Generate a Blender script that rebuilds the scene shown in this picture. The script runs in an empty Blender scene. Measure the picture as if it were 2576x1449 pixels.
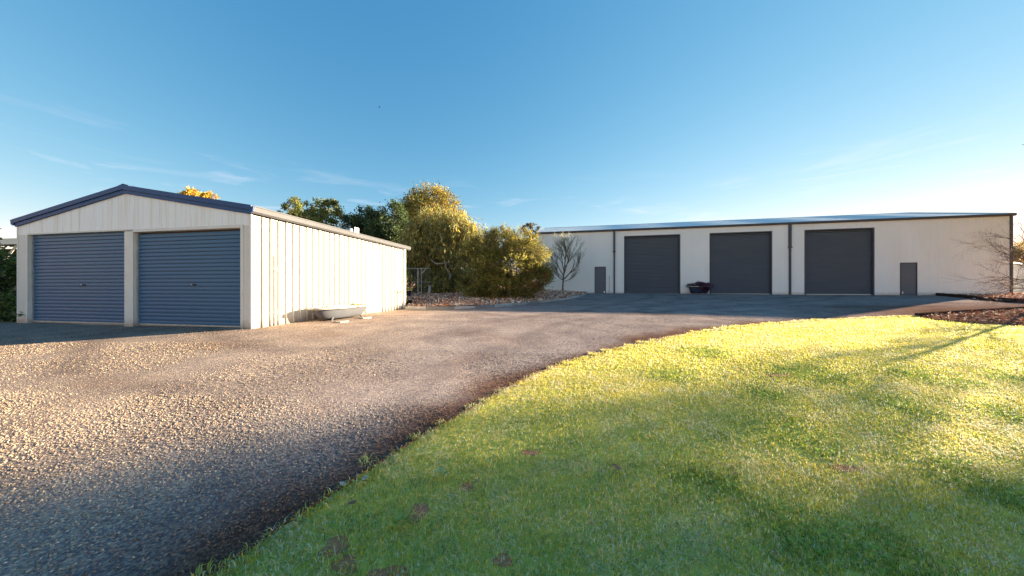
import bpy, math, random
import numpy as np
from mathutils import Vector, Matrix
from mathutils.geometry import delaunay_2d_cdt

SC = bpy.context.scene
COL = SC.collection
R = math.radians
rnd = random.Random(7)
rng = np.random.default_rng(11)

# ------------------------------------------------------------------ camera, sky, sun, exposure
cam = bpy.data.objects.new('camera', bpy.data.cameras.new('camera'))
COL.objects.link(cam)
cam.location = (0, 0, 1.5)
cam.rotation_euler = (R(90), 0, 0)
cam.data.sensor_width = 36
cam.data.lens = 36 * 767 / 2576
cam.data.clip_start = .05
cam.data.clip_end = 4000
SC.camera = cam

SUN_AZ, SUN_EL = 24.5, 12.8          # azimuth measured from +X towards +Y
SUN_STRENGTH = 3.9
SKY_STRENGTH = .055
EXPOSURE = 2.8

world = bpy.data.worlds.new('World')
SC.world = world
world.use_nodes = True
wn, wl = world.node_tree.nodes, world.node_tree.links
wn.clear()
w_out = wn.new('ShaderNodeOutputWorld')
w_bg = wn.new('ShaderNodeBackground')
w_sky = wn.new('ShaderNodeTexSky')
w_sky.sky_type = 'NISHITA'
w_sky.sun_disc = False
w_sky.sun_elevation = R(SUN_EL)
w_sky.sun_rotation = R(90 - SUN_AZ)
w_sky.altitude = 200
w_sky.air_density = 1.0
w_sky.dust_density = 0.0
w_sky.ozone_density = 4.0
w_bg.inputs['Strength'].default_value = SKY_STRENGTH
# thin wisps of cloud low in the sky, all the way round
w_tc = wn.new('ShaderNodeTexCoord')
w_map = wn.new('ShaderNodeMapping')
w_map.inputs['Scale'].default_value = (2.6, 2.6, 17)
w_map.inputs['Rotation'].default_value = (R(4), R(7), 0)
w_noi = wn.new('ShaderNodeTexNoise')
w_noi.inputs['Scale'].default_value = 1.6
w_noi.inputs['Detail'].default_value = 7
w_noi.inputs['Roughness'].default_value = .58
w_noi.inputs['Distortion'].default_value = .6
w_ramp = wn.new('ShaderNodeValToRGB')
w_ramp.color_ramp.elements[0].position = .53
w_ramp.color_ramp.elements[0].color = (0, 0, 0, 1)
w_ramp.color_ramp.elements[1].position = .74
w_ramp.color_ramp.elements[1].color = (1, 1, 1, 1)
w_sep = wn.new('ShaderNodeSeparateXYZ')
w_hr = wn.new('ShaderNodeValToRGB')
for p, c in ((.0, .6), (.12, 1), (.24, .8), (.34, 0)):
    e = w_hr.color_ramp.elements.new(p)
    e.color = (c, c, c, 1)
w_hr.color_ramp.elements.remove(w_hr.color_ramp.elements[-1])
w_mul = wn.new('ShaderNodeMath'); w_mul.operation = 'MULTIPLY'
w_mul2 = wn.new('ShaderNodeMath'); w_mul2.operation = 'MULTIPLY'; w_mul2.inputs[1].default_value = .42
w_mix = wn.new('ShaderNodeMix'); w_mix.data_type = 'RGBA'
w_mix.inputs['B'].default_value = (3.4, 3.1, 3.4, 1)
wl.new(w_tc.outputs['Generated'], w_map.inputs['Vector'])
wl.new(w_map.outputs['Vector'], w_noi.inputs['Vector'])
wl.new(w_noi.outputs['Fac'], w_ramp.inputs['Fac'])
wl.new(w_tc.outputs['Generated'], w_sep.inputs[0])
wl.new(w_sep.outputs['Z'], w_hr.inputs['Fac'])
wl.new(w_ramp.outputs['Color'], w_mul.inputs[0])
wl.new(w_hr.outputs['Color'], w_mul.inputs[1])
wl.new(w_mul.outputs[0], w_mul2.inputs[0])
wl.new(w_mul2.outputs[0], w_mix.inputs['Factor'])
w_sc = wn.new('ShaderNodeSeparateColor'); w_cc = wn.new('ShaderNodeCombineColor')   # the camera's tone response to the whole sky
wl.new(w_sky.outputs['Color'], w_sc.inputs[0])
for i, (g_, k_) in enumerate(((1.38, .80), (.78, .90), (.5, 1.14))):
    a_ = wn.new('ShaderNodeMath'); a_.operation = 'POWER'; a_.inputs[1].default_value = g_
    b_ = wn.new('ShaderNodeMath'); b_.operation = 'MULTIPLY'; b_.inputs[1].default_value = k_
    wl.new(w_sc.outputs[i], a_.inputs[0]); wl.new(a_.outputs[0], b_.inputs[0]); wl.new(b_.outputs[0], w_cc.inputs[i])
wl.new(w_cc.outputs[0], w_mix.inputs['A'])
wl.new(w_mix.outputs['Result'], w_bg.inputs['Color'])
wl.new(w_bg.outputs['Background'], w_out.inputs['Surface'])

sun = bpy.data.objects.new('sun', bpy.data.lights.new('sun', 'SUN'))
COL.objects.link(sun)
sun.data.energy = SUN_STRENGTH
sun.data.angle = R(.6)
sun.data.color = (1.0, .83, .57)
_sd = Vector((math.cos(R(SUN_AZ)) * math.cos(R(SUN_EL)), math.sin(R(SUN_AZ)) * math.cos(R(SUN_EL)), math.sin(R(SUN_EL))))
sun.rotation_euler = _sd.to_track_quat('Z', 'Y').to_euler()
sun.location = (30, 14, 30)

vs = SC.view_settings
vs.view_transform = 'Standard'
vs.look = 'None'
vs.gamma = 1
vs.use_curve_mapping = False
vs.exposure = EXPOSURE
SC.cycles.max_bounces = 8
SC.cycles.use_denoising = True

# ------------------------------------------------------------------ helpers: tags and objects
def tag(o, label=None, cat=None, group=None, kind=None):
    if label: o['label'] = label
    if cat: o['category'] = cat
    if group: o['group'] = group
    if kind: o['kind'] = kind
    return o

def thing(name, label, cat, loc=(0, 0, 0), rz=0, group=None):
    o = bpy.data.objects.new(name, None)
    o.empty_display_size = .2
    COL.objects.link(o)
    o.location = loc
    o.rotation_euler = (0, 0, rz)
    return tag(o, label, cat, group)

def link(name, me, mat=None, parent=None, loc=None, rz=0, kind=None):
    o = bpy.data.objects.new(name, me)
    COL.objects.link(o)
    if mat is not None and not me.materials:
        me.materials.append(mat)
    if parent: o.parent = parent
    if loc: o.location = loc
    if rz: o.rotation_euler = (0, 0, rz)
    if kind: o['kind'] = kind
    return o

def np_mesh(name, V, F, tint=None, attrs=None, smooth=False):
    """V (n,3); F (m,k) array of k-gons."""
    me = bpy.data.meshes.new(name)
    V = np.asarray(V, np.float32); F = np.asarray(F, np.int32)
    m, k = F.shape
    me.vertices.add(len(V)); me.vertices.foreach_set('co', V.ravel())
    me.loops.add(m * k); me.loops.foreach_set('vertex_index', F.ravel())
    me.polygons.add(m)
    me.polygons.foreach_set('loop_start', np.arange(0, m * k, k, dtype=np.int32))
    me.polygons.foreach_set('loop_total', np.full(m, k, np.int32))
    me.polygons.foreach_set('use_smooth', np.full(m, smooth, bool))
    if tint is not None:
        a = me.attributes.new('tint', 'FLOAT_COLOR', 'POINT')
        t = np.ones((len(V), 4), np.float32); t[:, :3] = tint
        a.data.foreach_set('color', t.ravel())
    for n, arr in (attrs or {}).items():
        a = me.attributes.new(n, 'FLOAT', 'POINT')
        a.data.foreach_set('value', np.asarray(arr, np.float32))
    me.update(calc_edges=True)
    return me

class MB:
    def __init__(s): s.v = []; s.f = []
    def add(s, vs_, fs):
        o = len(s.v); s.v += [tuple(p) for p in vs_]; s.f += [tuple(i + o for i in f) for f in fs]; return s
    def box(s, x0, x1, y0, y1, z0, z1):
        return s.add([(x0, y0, z0), (x1, y0, z0), (x1, y1, z0), (x0, y1, z0), (x0, y0, z1), (x1, y0, z1), (x1, y1, z1), (x0, y1, z1)],
                     [(0, 3, 2, 1), (4, 5, 6, 7), (0, 1, 5, 4), (1, 2, 6, 5), (2, 3, 7, 6), (3, 0, 4, 7)])
    def prism(s, poly, axis, a, b):
        """poly: 2D points in the two other axes, extruded along axis from a to b."""
        n = len(poly)
        def P(p, t):
            q = list(p); q.insert(axis, t); return tuple(q)
        vs_ = [P(p, a) for p in poly] + [P(p, b) for p in poly]
        return s.add(vs_, [tuple(range(n))[::-1], tuple(range(n, 2 * n))] + [(i, (i + 1) % n, n + (i + 1) % n, n + i) for i in range(n)])
    def tube(s, pts, rad, sides=6, cap=True):
        pts = [Vector(p) for p in pts]
        if not hasattr(rad, '__len__'): rad = [rad] * len(pts)
        rings = []
        up = Vector((0, 0, 1))
        for i, p in enumerate(pts):
            d = (pts[min(i + 1, len(pts) - 1)] - pts[max(i - 1, 0)])
            if d.length < 1e-9: d = Vector((0, 0, 1))
            d.normalize()
            a = d.cross(Vector((1, 0, 0)) if abs(d.x) < .8 else Vector((0, 1, 0))).normalized()
            if i and a.dot(rings[-1][1]) < 0: a = -a
            b = d.cross(a)
            rings.append(([p + (a * math.cos(t) + b * math.sin(t)) * rad[i] for t in [2 * math.pi * k / sides for k in range(sides)]], a))
        vs_ = [q for r, _ in rings for q in r]
        fs = []
        for i in range(len(pts) - 1):
            for k in range(sides):
                fs.append((i * sides + k, i * sides + (k + 1) % sides, (i + 1) * sides + (k + 1) % sides, (i + 1) * sides + k))
        if cap:
            fs.append(tuple(range(sides))[::-1]); fs.append(tuple(range((len(pts) - 1) * sides, len(pts) * sides)))
        return s.add(vs_, fs)
    def loft(s, rings, cap0=True, cap1=True):
        n = len(rings[0])
        vs_ = [p for r in rings for p in r]
        fs = [(i * n + k, i * n + (k + 1) % n, (i + 1) * n + (k + 1) % n, (i + 1) * n + k) for i in range(len(rings) - 1) for k in range(n)]
        if cap0: fs.append(tuple(range(n))[::-1])
        if cap1: fs.append(tuple(range((len(rings) - 1) * n, len(rings) * n)))
        return s.add(vs_, fs)
    def lathe(s, prof, c=(0, 0), seg=16, cap0=True, cap1=True):
        return s.loft([[(c[0] + r * math.cos(2 * math.pi * k / seg), c[1] + r * math.sin(2 * math.pi * k / seg), z) for k in range(seg)] for r, z in prof], cap0, cap1)
    def mesh(s, name, smooth=False, angle=None):
        me = bpy.data.meshes.new(name)
        me.from_pydata(s.v, [], s.f)
        if smooth:
            me.polygons.foreach_set('use_smooth', [True] * len(me.polygons))
            if angle: me.set_sharp_from_angle(angle=R(angle))
        me.update()
        return me
    def build(s, name, mat, parent=None, bevel=0, smooth=False, angle=None, loc=None, rz=0, kind=None):
        o = link(name, s.mesh(name, smooth, angle), mat, parent, loc, rz, kind)
        if bevel:
            b = o.modifiers.new('bevel', 'BEVEL'); b.width = bevel; b.segments = 2; b.limit_method = 'ANGLE'
        return o

# ------------------------------------------------------------------ helpers: materials
def nt(name):
    m = bpy.data.materials.new(name); m.use_nodes = True
    return m, m.node_tree.nodes, m.node_tree.links, m.node_tree.nodes['Principled BSDF']

def MAT(name, col, rough=.55, metal=0., col2=None, scale=4., stretch=(1, 1, 1), lo=.35, hi=.7, bump=0., bscale=60., spec=.4, detail=5, splash=0.):
    m, n, l, p = nt(name)
    p.inputs['Roughness'].default_value = rough
    p.inputs['Metallic'].default_value = metal
    p.inputs['Specular IOR Level'].default_value = spec
    tc = n.new('ShaderNodeTexCoord')
    mp = n.new('ShaderNodeMapping'); mp.inputs['Scale'].default_value = stretch
    no = n.new('ShaderNodeTexNoise'); no.inputs['Scale'].default_value = scale; no.inputs['Detail'].default_value = detail
    cr = n.new('ShaderNodeValToRGB')
    cr.color_ramp.elements[0].position = lo; cr.color_ramp.elements[1].position = hi
    c2 = col2 or tuple(c * .86 for c in col)
    cr.color_ramp.elements[0].color = (*col, 1); cr.color_ramp.elements[1].color = (*c2, 1)
    l.new(tc.outputs['Object'], mp.inputs[0]); l.new(mp.outputs[0], no.inputs['Vector'])
    l.new(no.outputs['Fac'], cr.inputs[0]); l.new(cr.outputs[0], p.inputs['Base Color'])
    if splash:                      # rain-splashed mud along the foot of a wall
        sx = n.new('ShaderNodeSeparateXYZ'); l.new(tc.outputs['Object'], sx.inputs[0])
        ns = n.new('ShaderNodeTexNoise'); ns.inputs['Scale'].default_value = 9; ns.inputs['Detail'].default_value = 6
        l.new(tc.outputs['Object'], ns.inputs['Vector'])
        ma = n.new('ShaderNodeMath'); ma.operation = 'MULTIPLY_ADD'; ma.inputs[1].default_value = -splash * 1.1
        l.new(ns.outputs['Fac'], ma.inputs[0]); l.new(sx.outputs['Z'], ma.inputs[2])
        mr = n.new('ShaderNodeMapRange'); mr.inputs['From Min'].default_value = splash * .35; mr.inputs['From Max'].default_value = -splash * .65
        mr.inputs['To Max'].default_value = .75
        l.new(ma.outputs[0], mr.inputs['Value'])
        mm = n.new('ShaderNodeMix'); mm.data_type = 'RGBA'; mm.inputs['B'].default_value = (.36, .22, .12, 1)
        l.new(mr.outputs[0], mm.inputs['Factor']); l.new(cr.outputs[0], mm.inputs['A']); l.new(mm.outputs['Result'], p.inputs['Base Color'])
    if bump:
        nb = n.new('ShaderNodeTexNoise'); nb.inputs['Scale'].default_value = bscale; nb.inputs['Detail'].default_value = 4
        l.new(tc.outputs['Object'], nb.inputs['Vector'])
        bp = n.new('ShaderNodeBump'); bp.inputs['Strength'].default_value = bump; bp.inputs['Distance'].default_value = .01
        l.new(nb.outputs['Fac'], bp.inputs['Height']); l.new(bp.outputs[0], p.inputs['Normal'])
    return m

def TINT(name, rough=.6, trans=0., spec=.3, bump=0):
    """colour comes from the 'tint' attribute (each leaf, blade or stone its own natural colour)."""
    m, n, l, p = nt(name)
    p.inputs['Roughness'].default_value = rough
    p.inputs['Specular IOR Level'].default_value = spec
    at = n.new('ShaderNodeAttribute'); at.attribute_name = 'tint'
    l.new(at.outputs['Color'], p.inputs['Base Color'])
    if trans:
        tr = n.new('ShaderNodeBsdfTranslucent'); l.new(at.outputs['Color'], tr.inputs['Color'])
        mx = n.new('ShaderNodeMixShader'); mx.inputs[0].default_value = trans
        l.new(p.outputs[0], mx.inputs[1]); l.new(tr.outputs[0], mx.inputs[2])
        l.new(mx.outputs[0], n['Material Output'].inputs['Surface'])
    return m

def vnoise(x, y, s, seed=0):
    g = np.random.default_rng(seed).random((64, 64))
    u = np.asarray(x) / s + 100.3; v = np.asarray(y) / s + 100.7
    i = np.floor(u).astype(int); j = np.floor(v).astype(int)
    a = u - i; b = v - j; a = a * a * (3 - 2 * a); b = b * b * (3 - 2 * b)
    i %= 64; j %= 64; i2 = (i + 1) % 64; j2 = (j + 1) % 64
    return g[i, j] * (1 - a) * (1 - b) + g[i2, j] * a * (1 - b) + g[i, j2] * (1 - a) * b + g[i2, j2] * a * b

# ------------------------------------------------------------------ the lie of the land
CP = np.array([
    (0, 0, 0), (3, 1.5, .02), (-3, 0, .12), (8, 3, .12), (-3.5, 2.2, .30), (-6, 3.5, .45), (0, 4.5, .34), (4, 5.2, .40), (0, 8, .60), (5, 9, .66), (12, 9, .66), (9, 5, .36), (20, 9, .78), (30, 12, .9),
    (-5.41, 6.33, .65), (-12.3, 7.57, .64), (-4.32, 12.4, .66), (-11.2, 13.6, .66), (-9, 6.2, .6), (-1, 12.5, .70), (2, 15, .80), (4, 18, .93),
    (1.99, 24.57, 1.09), (12, 22.3, 1.09), (20, 20.6, 1.05), (30.04, 18.33, 1.02), (5.9, 23.4, 1.09),
    (-3, 20, .95), (-8, 22, .95), (4, 36, 1.15), (32, 30, 1.05), (-25, 12, .6), (-25, 30, .9), (15, -4, .0), (-10, -4, .1), (40, 0, .4), (40, 22, 1.0)], float)
def _fit(P, lam=.02):
    n = len(P); d = np.hypot(P[:, None, 0] - P[None, :, 0], P[:, None, 1] - P[None, :, 1])
    K = np.where(d > 0, d * d * np.log(d + 1e-12), 0) + lam * np.eye(n)
    A = np.zeros((n + 3, n + 3)); A[:n, :n] = K; A[:n, n] = 1; A[:n, n + 1:] = P[:, :2]; A[n, :n] = 1; A[n + 1:, :n] = P[:, :2].T
    return np.linalg.solve(A, np.r_[P[:, 2], 0, 0, 0])
CF = _fit(CP)
def gz(x, y):
    x = np.asarray(x, float); y = np.asarray(y, float)
    d2 = (x[..., None] - CP[:, 0]) ** 2 + (y[..., None] - CP[:, 1]) ** 2
    z = (0.5 * d2 * np.log(d2 + 1e-12)) @ CF[:-3] + CF[-3] + CF[-2] * x + CF[-1] * y
    r = np.hypot(x - 8, y - 10); f = np.clip((r - 34) / 30, 0, 1); f = f * f * (3 - 2 * f)
    return z * (1 - f) + 0.95 * f
def G(x, y): return float(gz(x, y))

def inside(P, poly):
    P = np.asarray(P, float); x, y = P[:, 0], P[:, 1]
    c = np.zeros(len(P), bool); n = len(poly)
    for i in range(n):
        x0, y0 = poly[i]; x1, y1 = poly[(i + 1) % n]
        if y0 == y1: continue
        t = ((y0 > y) != (y1 > y)) & (x < (x1 - x0) * (y - y0) / (y1 - y0) + x0)
        c ^= t
    return c
def seg_dist(P, line):
    P = np.asarray(P, float); best = np.full(len(P), 1e9)
    for (a, b) in zip(line[:-1], line[1:]):
        a = np.array(a, float); b = np.array(b, float); ab = b - a
        t = np.clip(((P - a) @ ab) / (ab @ ab), 0, 1)
        best = np.minimum(best, np.hypot(*(P - a - t[:, None] * ab).T))
    return best
def catmull(pts, step):
    pts = [np.array(p, float) for p in pts]
    pts = [2 * pts[0] - pts[1]] + pts + [2 * pts[-1] - pts[-2]]
    out = []
    for i in range(1, len(pts) - 2):
        p0, p1, p2, p3 = pts[i - 1:i + 3]
        n = max(1, int(np.linalg.norm(p2 - p1) / step))
        for k in range(n):
            t = k / n
            out.append(.5 * (2 * p1 + (p2 - p0) * t + (2 * p0 - 5 * p1 + 4 * p2 - p3) * t * t + (3 * p1 - p0 - 3 * p2 + p3) * t ** 3))
    out.append(pts[-2])
    return [tuple(p) for p in out]

LAWN_EDGE = catmull([(-2.15, -1.0), (-1.75, .4), (-1.39, 1.43), (-1.1, 2.02), (-.78, 2.61), (-.44, 3.12), (.06, 3.87), (.8, 4.67), (1.66, 5.28), (2.83, 5.99), (4.39, 6.85), (6.05, 7.58), (8.27, 8.32), (10.49, 8.82), (11.91, 8.98)], .3)
LAWN_BED = [(11.91, 8.98), (11.6, 8.3), (11.85, 7.8), (12.49, 7.44), (14.5, 6.9), (20, 6.2), (40, 4.5)]
LAWN = LAWN_EDGE + LAWN_BED[1:] + [(40, -6), (-2.3, -6)]
EDGE_A = [(11.95, 9.0), (13.5, 9.4), (15.16, 9.71), (17, 10.1), (20.8, 11.2)]
EDGE_B = [(26.4, 18.95), (24.4, 16.8), (21.71, 14.11), (20.6, 12.9), (20.8, 11.2)]
KERB = catmull([(-4.22, 12.12), (-3.2, 12.0), (-2.16, 12.02), (-.87, 12.6), (1.01, 14.37), (2.5, 16.1), (3.75, 18.0), (5.0, 20.8), (5.7, 23.62)], .25)
GRAVEL = LAWN_EDGE + EDGE_A[1:] + EDGE_B[:-1][::-1] + [(26.0, 19.5), (5.7, 24.1)] + KERB[::-1][:-1] + [(-4.3, 12.5), (-4.6, 14.2), (-16, 14.2), (-19, 6), (-19, -6), (-2.3, -6)]
BED_LEFT = KERB + [(5.7, 24.2), (3.5, 27.5), (-3, 27), (-9, 25.5), (-12, 16), (-4.6, 14.2), (-4.3, 12.5)]
BED_RIGHT = EDGE_A + [(36, 12.0), (40, 10), (40, 4.6)] + LAWN_BED[1:-1][::-1]
BED_STRIP = [EDGE_B[-1]] + EDGE_B[:-1][::-1] + [(26.4, 19.3), (30.1, 18.5), (36, 22), (40, 20), (40, 12.2)]

def sheet(name, poly, step, dz, mat, attrs=None, relief=None):
    b = []
    for (x0, y0), (x1, y1) in zip(poly, poly[1:] + poly[:1]):
        n = max(1, int(math.hypot(x1 - x0, y1 - y0) / step))
        b += [(x0 + (x1 - x0) * k / n, y0 + (y1 - y0) * k / n) for k in range(n)]
    B = np.array(b)
    gx, gy = np.meshgrid(np.arange(B[:, 0].min(), B[:, 0].max(), step), np.arange(B[:, 1].min(), B[:, 1].max(), step))
    P = np.c_[gx.ravel(), gy.ravel()] + rng.uniform(-.2, .2, (gx.size, 2)) * step
    P = P[inside(P, poly)]
    P = P[seg_dist(P, b + b[:1]) > step * .45]
    co = [Vector(p) for p in b] + [Vector(p) for p in P]
    v, e, f, *_ = delaunay_2d_cdt(co, [(i, (i + 1) % len(b)) for i in range(len(b))], [], 1, 1e-5)
    X = np.array([(p.x, p.y) for p in v])
    z = gz(X[:, 0], X[:, 1]) + dz
    if relief is not None: z = z + relief(X)
    F = np.array([t for t in f if len(t) == 3])
    # keep faces upward
    a, b2, c = X[F[:, 0]], X[F[:, 1]], X[F[:, 2]]
    s = (b2[:, 0] - a[:, 0]) * (c[:, 1] - a[:, 1]) - (b2[:, 1] - a[:, 1]) * (c[:, 0] - a[:, 0])
    F[s < 0] = F[s < 0][:, ::-1]
    me = np_mesh(name, np.c_[X, z], F, attrs={k: fn(X) for k, fn in (attrs or {}).items()}, smooth=True)
    o = link(name, me, mat)
    o['kind'] = 'structure'
    return o

# ground materials
def gravel_mat():
    m, n, l, p = nt('gravel')
    p.inputs['Roughness'].default_value = 1; p.inputs['Specular IOR Level'].default_value = 0
    tc = n.new('ShaderNodeTexCoord')
    vo = n.new('ShaderNodeTexVoronoi'); vo.inputs['Scale'].default_value = 85; vo.inputs['Randomness'].default_value = 1
    l.new(tc.outputs['Object'], vo.inputs['Vector'])
    sp = n.new('ShaderNodeSeparateColor'); l.new(vo.outputs['Color'], sp.inputs[0])
    cr = n.new('ShaderNodeValToRGB'); cr.color_ramp.interpolation = 'LINEAR'
    els = cr.color_ramp.elements
    els[0].position = 0; els[0].color = (.19, .155, .165, 1)
    els[1].position = 1; els[1].color = (.58, .465, .37, 1)
    for q, c in ((.3, (.25, .20, .195)), (.55, (.33, .262, .225)), (.8, (.42, .33, .265))):
        e = els.new(q); e.color = (*c, 1)
    l.new(sp.outputs[0], cr.inputs[0])
    # brownish finer dirt where few tyres run and drifts of washed fines
    at = n.new('ShaderNodeAttribute'); at.attribute_name = 'dirt'
    no = n.new('ShaderNodeTexNoise'); no.inputs['Scale'].default_value = .55; no.inputs['Detail'].default_value = 6; no.inputs['Roughness'].default_value = .65
    mp = n.new('ShaderNodeMapping'); mp.inputs['Scale'].default_value = (.8, 1.6, 1); mp.inputs['Rotation'].default_value = (0, 0, R(-25))
    l.new(tc.outputs['Object'], mp.inputs[0]); l.new(mp.outputs[0], no.inputs['Vector'])
    r2 = n.new('ShaderNodeValToRGB'); r2.color_ramp.elements[0].position = .5; r2.color_ramp.elements[1].position = .72
    l.new(no.outputs['Fac'], r2.inputs[0])
    m1 = n.new('ShaderNodeMath'); m1.operation = 'MULTIPLY_ADD'; m1.inputs[1].default_value = .45; m1.use_clamp = True
    l.new(r2.outputs[0], m1.inputs[0]); l.new(at.outputs['Fac'], m1.inputs[2])
    mx = n.new('ShaderNodeMix'); mx.data_type = 'RGBA'; mx.blend_type = 'MULTIPLY'; mx.inputs['B'].default_value = (.48, .33, .265, 1)
    l.new(m1.outputs[0], mx.inputs['Factor']); l.new(cr.outputs[0], mx.inputs['A'])
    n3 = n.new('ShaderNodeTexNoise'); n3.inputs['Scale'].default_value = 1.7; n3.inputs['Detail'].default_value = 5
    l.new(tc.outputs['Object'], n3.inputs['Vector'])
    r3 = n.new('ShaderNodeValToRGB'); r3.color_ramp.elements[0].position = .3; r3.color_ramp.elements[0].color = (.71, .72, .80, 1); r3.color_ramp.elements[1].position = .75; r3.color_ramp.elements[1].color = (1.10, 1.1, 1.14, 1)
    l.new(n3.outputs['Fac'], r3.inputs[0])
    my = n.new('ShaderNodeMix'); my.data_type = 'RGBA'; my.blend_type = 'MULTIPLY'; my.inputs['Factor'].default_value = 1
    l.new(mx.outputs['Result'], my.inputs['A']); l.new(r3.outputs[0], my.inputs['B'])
    prev = my.outputs['Result']
    for an, colr, k in (('tan', (1.04, .98, .86, 1), 1), ('track', (.70, .68, .70, 1), .8)):
        aa = n.new('ShaderNodeAttribute'); aa.attribute_name = an
        mk = n.new('ShaderNodeMath'); mk.operation = 'MULTIPLY'; mk.inputs[1].default_value = k; mk.use_clamp = True
        l.new(aa.outputs['Fac'], mk.inputs[0])
        mz = n.new('ShaderNodeMix'); mz.data_type = 'RGBA'; mz.blend_type = 'MULTIPLY'; mz.inputs['B'].default_value = colr
        l.new(mk.outputs[0], mz.inputs['Factor']); l.new(prev, mz.inputs['A']); prev = mz.outputs['Result']
    l.new(prev, p.inputs['Base Color'])
    bp = n.new('ShaderNodeBump'); bp.inputs['Strength'].default_value = .5; bp.inputs['Distance'].default_value = .006; bp.invert = True
    l.new(vo.outputs['Distance'], bp.inputs['Height']); l.new(bp.outputs[0], p.inputs['Normal'])
    return m

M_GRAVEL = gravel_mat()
M_THATCH = MAT('lawn_thatch', (.68, .56, .14), .95, col2=(.46, .42, .08), scale=3.5, bump=.3, bscale=120, spec=0, lo=.3, hi=.75, detail=9)
M_SOIL = MAT('red_soil', (.56, .24, .14), .9, col2=(.40, .16, .09), scale=30, bump=.6, bscale=90, spec=.1)
M_MULCH = MAT('mulch', (.26, .125, .08), .9, col2=(.15, .075, .05), scale=9, bump=.9, bscale=35, spec=0)
M_PADDOCK = MAT('paddock', (.17, .17, .05), .9, col2=(.24, .19, .08), scale=.35, bump=.6, bscale=12, spec=0)

TRACK_PATHS = [catmull(p, .5) for p in ([(-7.5, 6.4), (-4.4, 4.2), (-1.5, 5.0), (1.2, 8.0), (4.5, 12.0), (8.5, 17.0), (10.5, 22.0)], [(-3.4, -1.0), (-2.4, 2.0), (-1.2, 5.2), (1.5, 9.0), (7, 12), (14, 15), (20, 19.5)])]
def wheel_tracks(X):
    t = np.zeros(len(X))
    for p in TRACK_PATHS:
        d = seg_dist(X, p); w = .75 + .25 * (vnoise(X[:, 0], X[:, 1], 1.6, 21) - .5)
        t = np.maximum(t, np.exp(-((d - w) / .2) ** 2))
    return t * (.45 + .8 * vnoise(X[:, 0], X[:, 1], .9, 22))
def tan_mix(X):
    return np.clip((-X[:, 0] - 1.2 + 1.5 * (vnoise(X[:, 0], X[:, 1], 1.9, 23) - .5)) / 3.0, 0, 1)
def band_dirt(X):
    d = seg_dist(X, LAWN_EDGE)
    w = .16 + .62 * vnoise(X[:, 0], X[:, 1], 1.1, 3) * (.4 + 1.1 * vnoise(X[:, 0], X[:, 1], .33, 14))
    edge = np.clip(1.25 - d / w, 0, 1)
    right = np.clip((X[:, 0] - 8) / 6, 0, 1) * np.clip((14 - X[:, 1]) / 4, 0, 1)
    far = np.clip((X[:, 1] - 8) / 8, 0, 1) * .25
    return np.clip(np.maximum(edge, np.maximum(right, far)), 0, 1)

# base terrain out to the horizon
def terrain():
    a = np.r_[np.arange(-46, 62, 1.0)]
    far = np.array([70, 85, 110, 150, 220, 350, 600, 1100, 2200.])
    xs = np.r_[-(far[::-1]), a, far]; ys = np.r_[-(far[::-1]), np.arange(-46, 62, 1.0), far]
    X, Y = np.meshgrid(xs, ys)
    Z = gz(X, Y) - .05
    Z += np.where(np.hypot(X - 8, Y - 10) < 36, -.04, 0)
    nx, ny = len(xs), len(ys)
    I = np.arange(nx * ny).reshape(ny, nx)
    F = np.stack([I[:-1, :-1], I[:-1, 1:], I[1:, 1:], I[1:, :-1]], -1).reshape(-1, 4)
    o = link('ground', np_mesh('ground', np.c_[X.ravel(), Y.ravel(), Z.ravel()], F, smooth=True), M_PADDOCK)
    o['kind'] = 'structure'
terrain()
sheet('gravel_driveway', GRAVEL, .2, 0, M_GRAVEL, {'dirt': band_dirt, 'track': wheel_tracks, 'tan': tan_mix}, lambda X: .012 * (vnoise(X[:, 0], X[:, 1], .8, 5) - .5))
sheet('lawn', LAWN, .35, .004, M_THATCH)
sheet('mulch_bed', BED_LEFT, .3, .07, M_MULCH, None, lambda X: .10 * (vnoise(X[:, 0], X[:, 1], 1.1, 8) - .3) + .16 * np.clip(seg_dist(X, KERB) / 3, 0, 1))
sheet('mulch_bed', BED_RIGHT, .35, .0, M_MULCH, None, lambda X: .02 + .10 * np.clip(seg_dist(X, LAWN_BED + EDGE_A[::-1]) / 1.2, 0, 1) * (.5 + vnoise(X[:, 0], X[:, 1], .9, 4)))
sheet('mulch_bed', BED_STRIP, .35, .02, M_MULCH, None, lambda X: .10 * vnoise(X[:, 0], X[:, 1], .9, 9))

# ------------------------------------------------------------------ shared paints
M_CREAM = MAT('cream_sheet', (.74, .70, .61), .5, col2=(.68, .62, .51), scale=1.5, stretch=(3, 3, .35), lo=.45, hi=.8, spec=.25, splash=.22)  # same paint as the gable, kept lower where the sun strikes
M_CREAM_TRIM = MAT('cream_trim', (.80, .76, .67), .5, col2=(.74, .69, .59), scale=3, spec=.25, splash=.18)
M_GABLE = MAT('gable_sheet_shade_lift', (.90, .90, .85), .42, col2=(.74, .64, .48), scale=2.2, stretch=(6, 1, .25), lo=.5, hi=.82, spec=.35)  # side wall paint lightened to make up for the shade on the gable
M_BACK = MAT('wall_backing', (.10, .08, .06), .7)
M_BLUE = MAT('slate_blue_barge', (.04, .095, .22), .5, col2=(.035, .085, .2), scale=3, spec=.15)
M_DOORBLUE = MAT('blue_door_slat', (.055, .15, .265), .42, col2=(.066, .16, .26), scale=1.4, stretch=(.6, 1, 4), spec=.15)
M_DARKROOF = MAT('dark_roof', (.075, .068, .068), .55, col2=(.10, .08, .075), scale=3)
M_GALV = MAT('galvanised', (.46, .47, .48), .42, .7, col2=(.36, .37, .39), scale=6)
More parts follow.
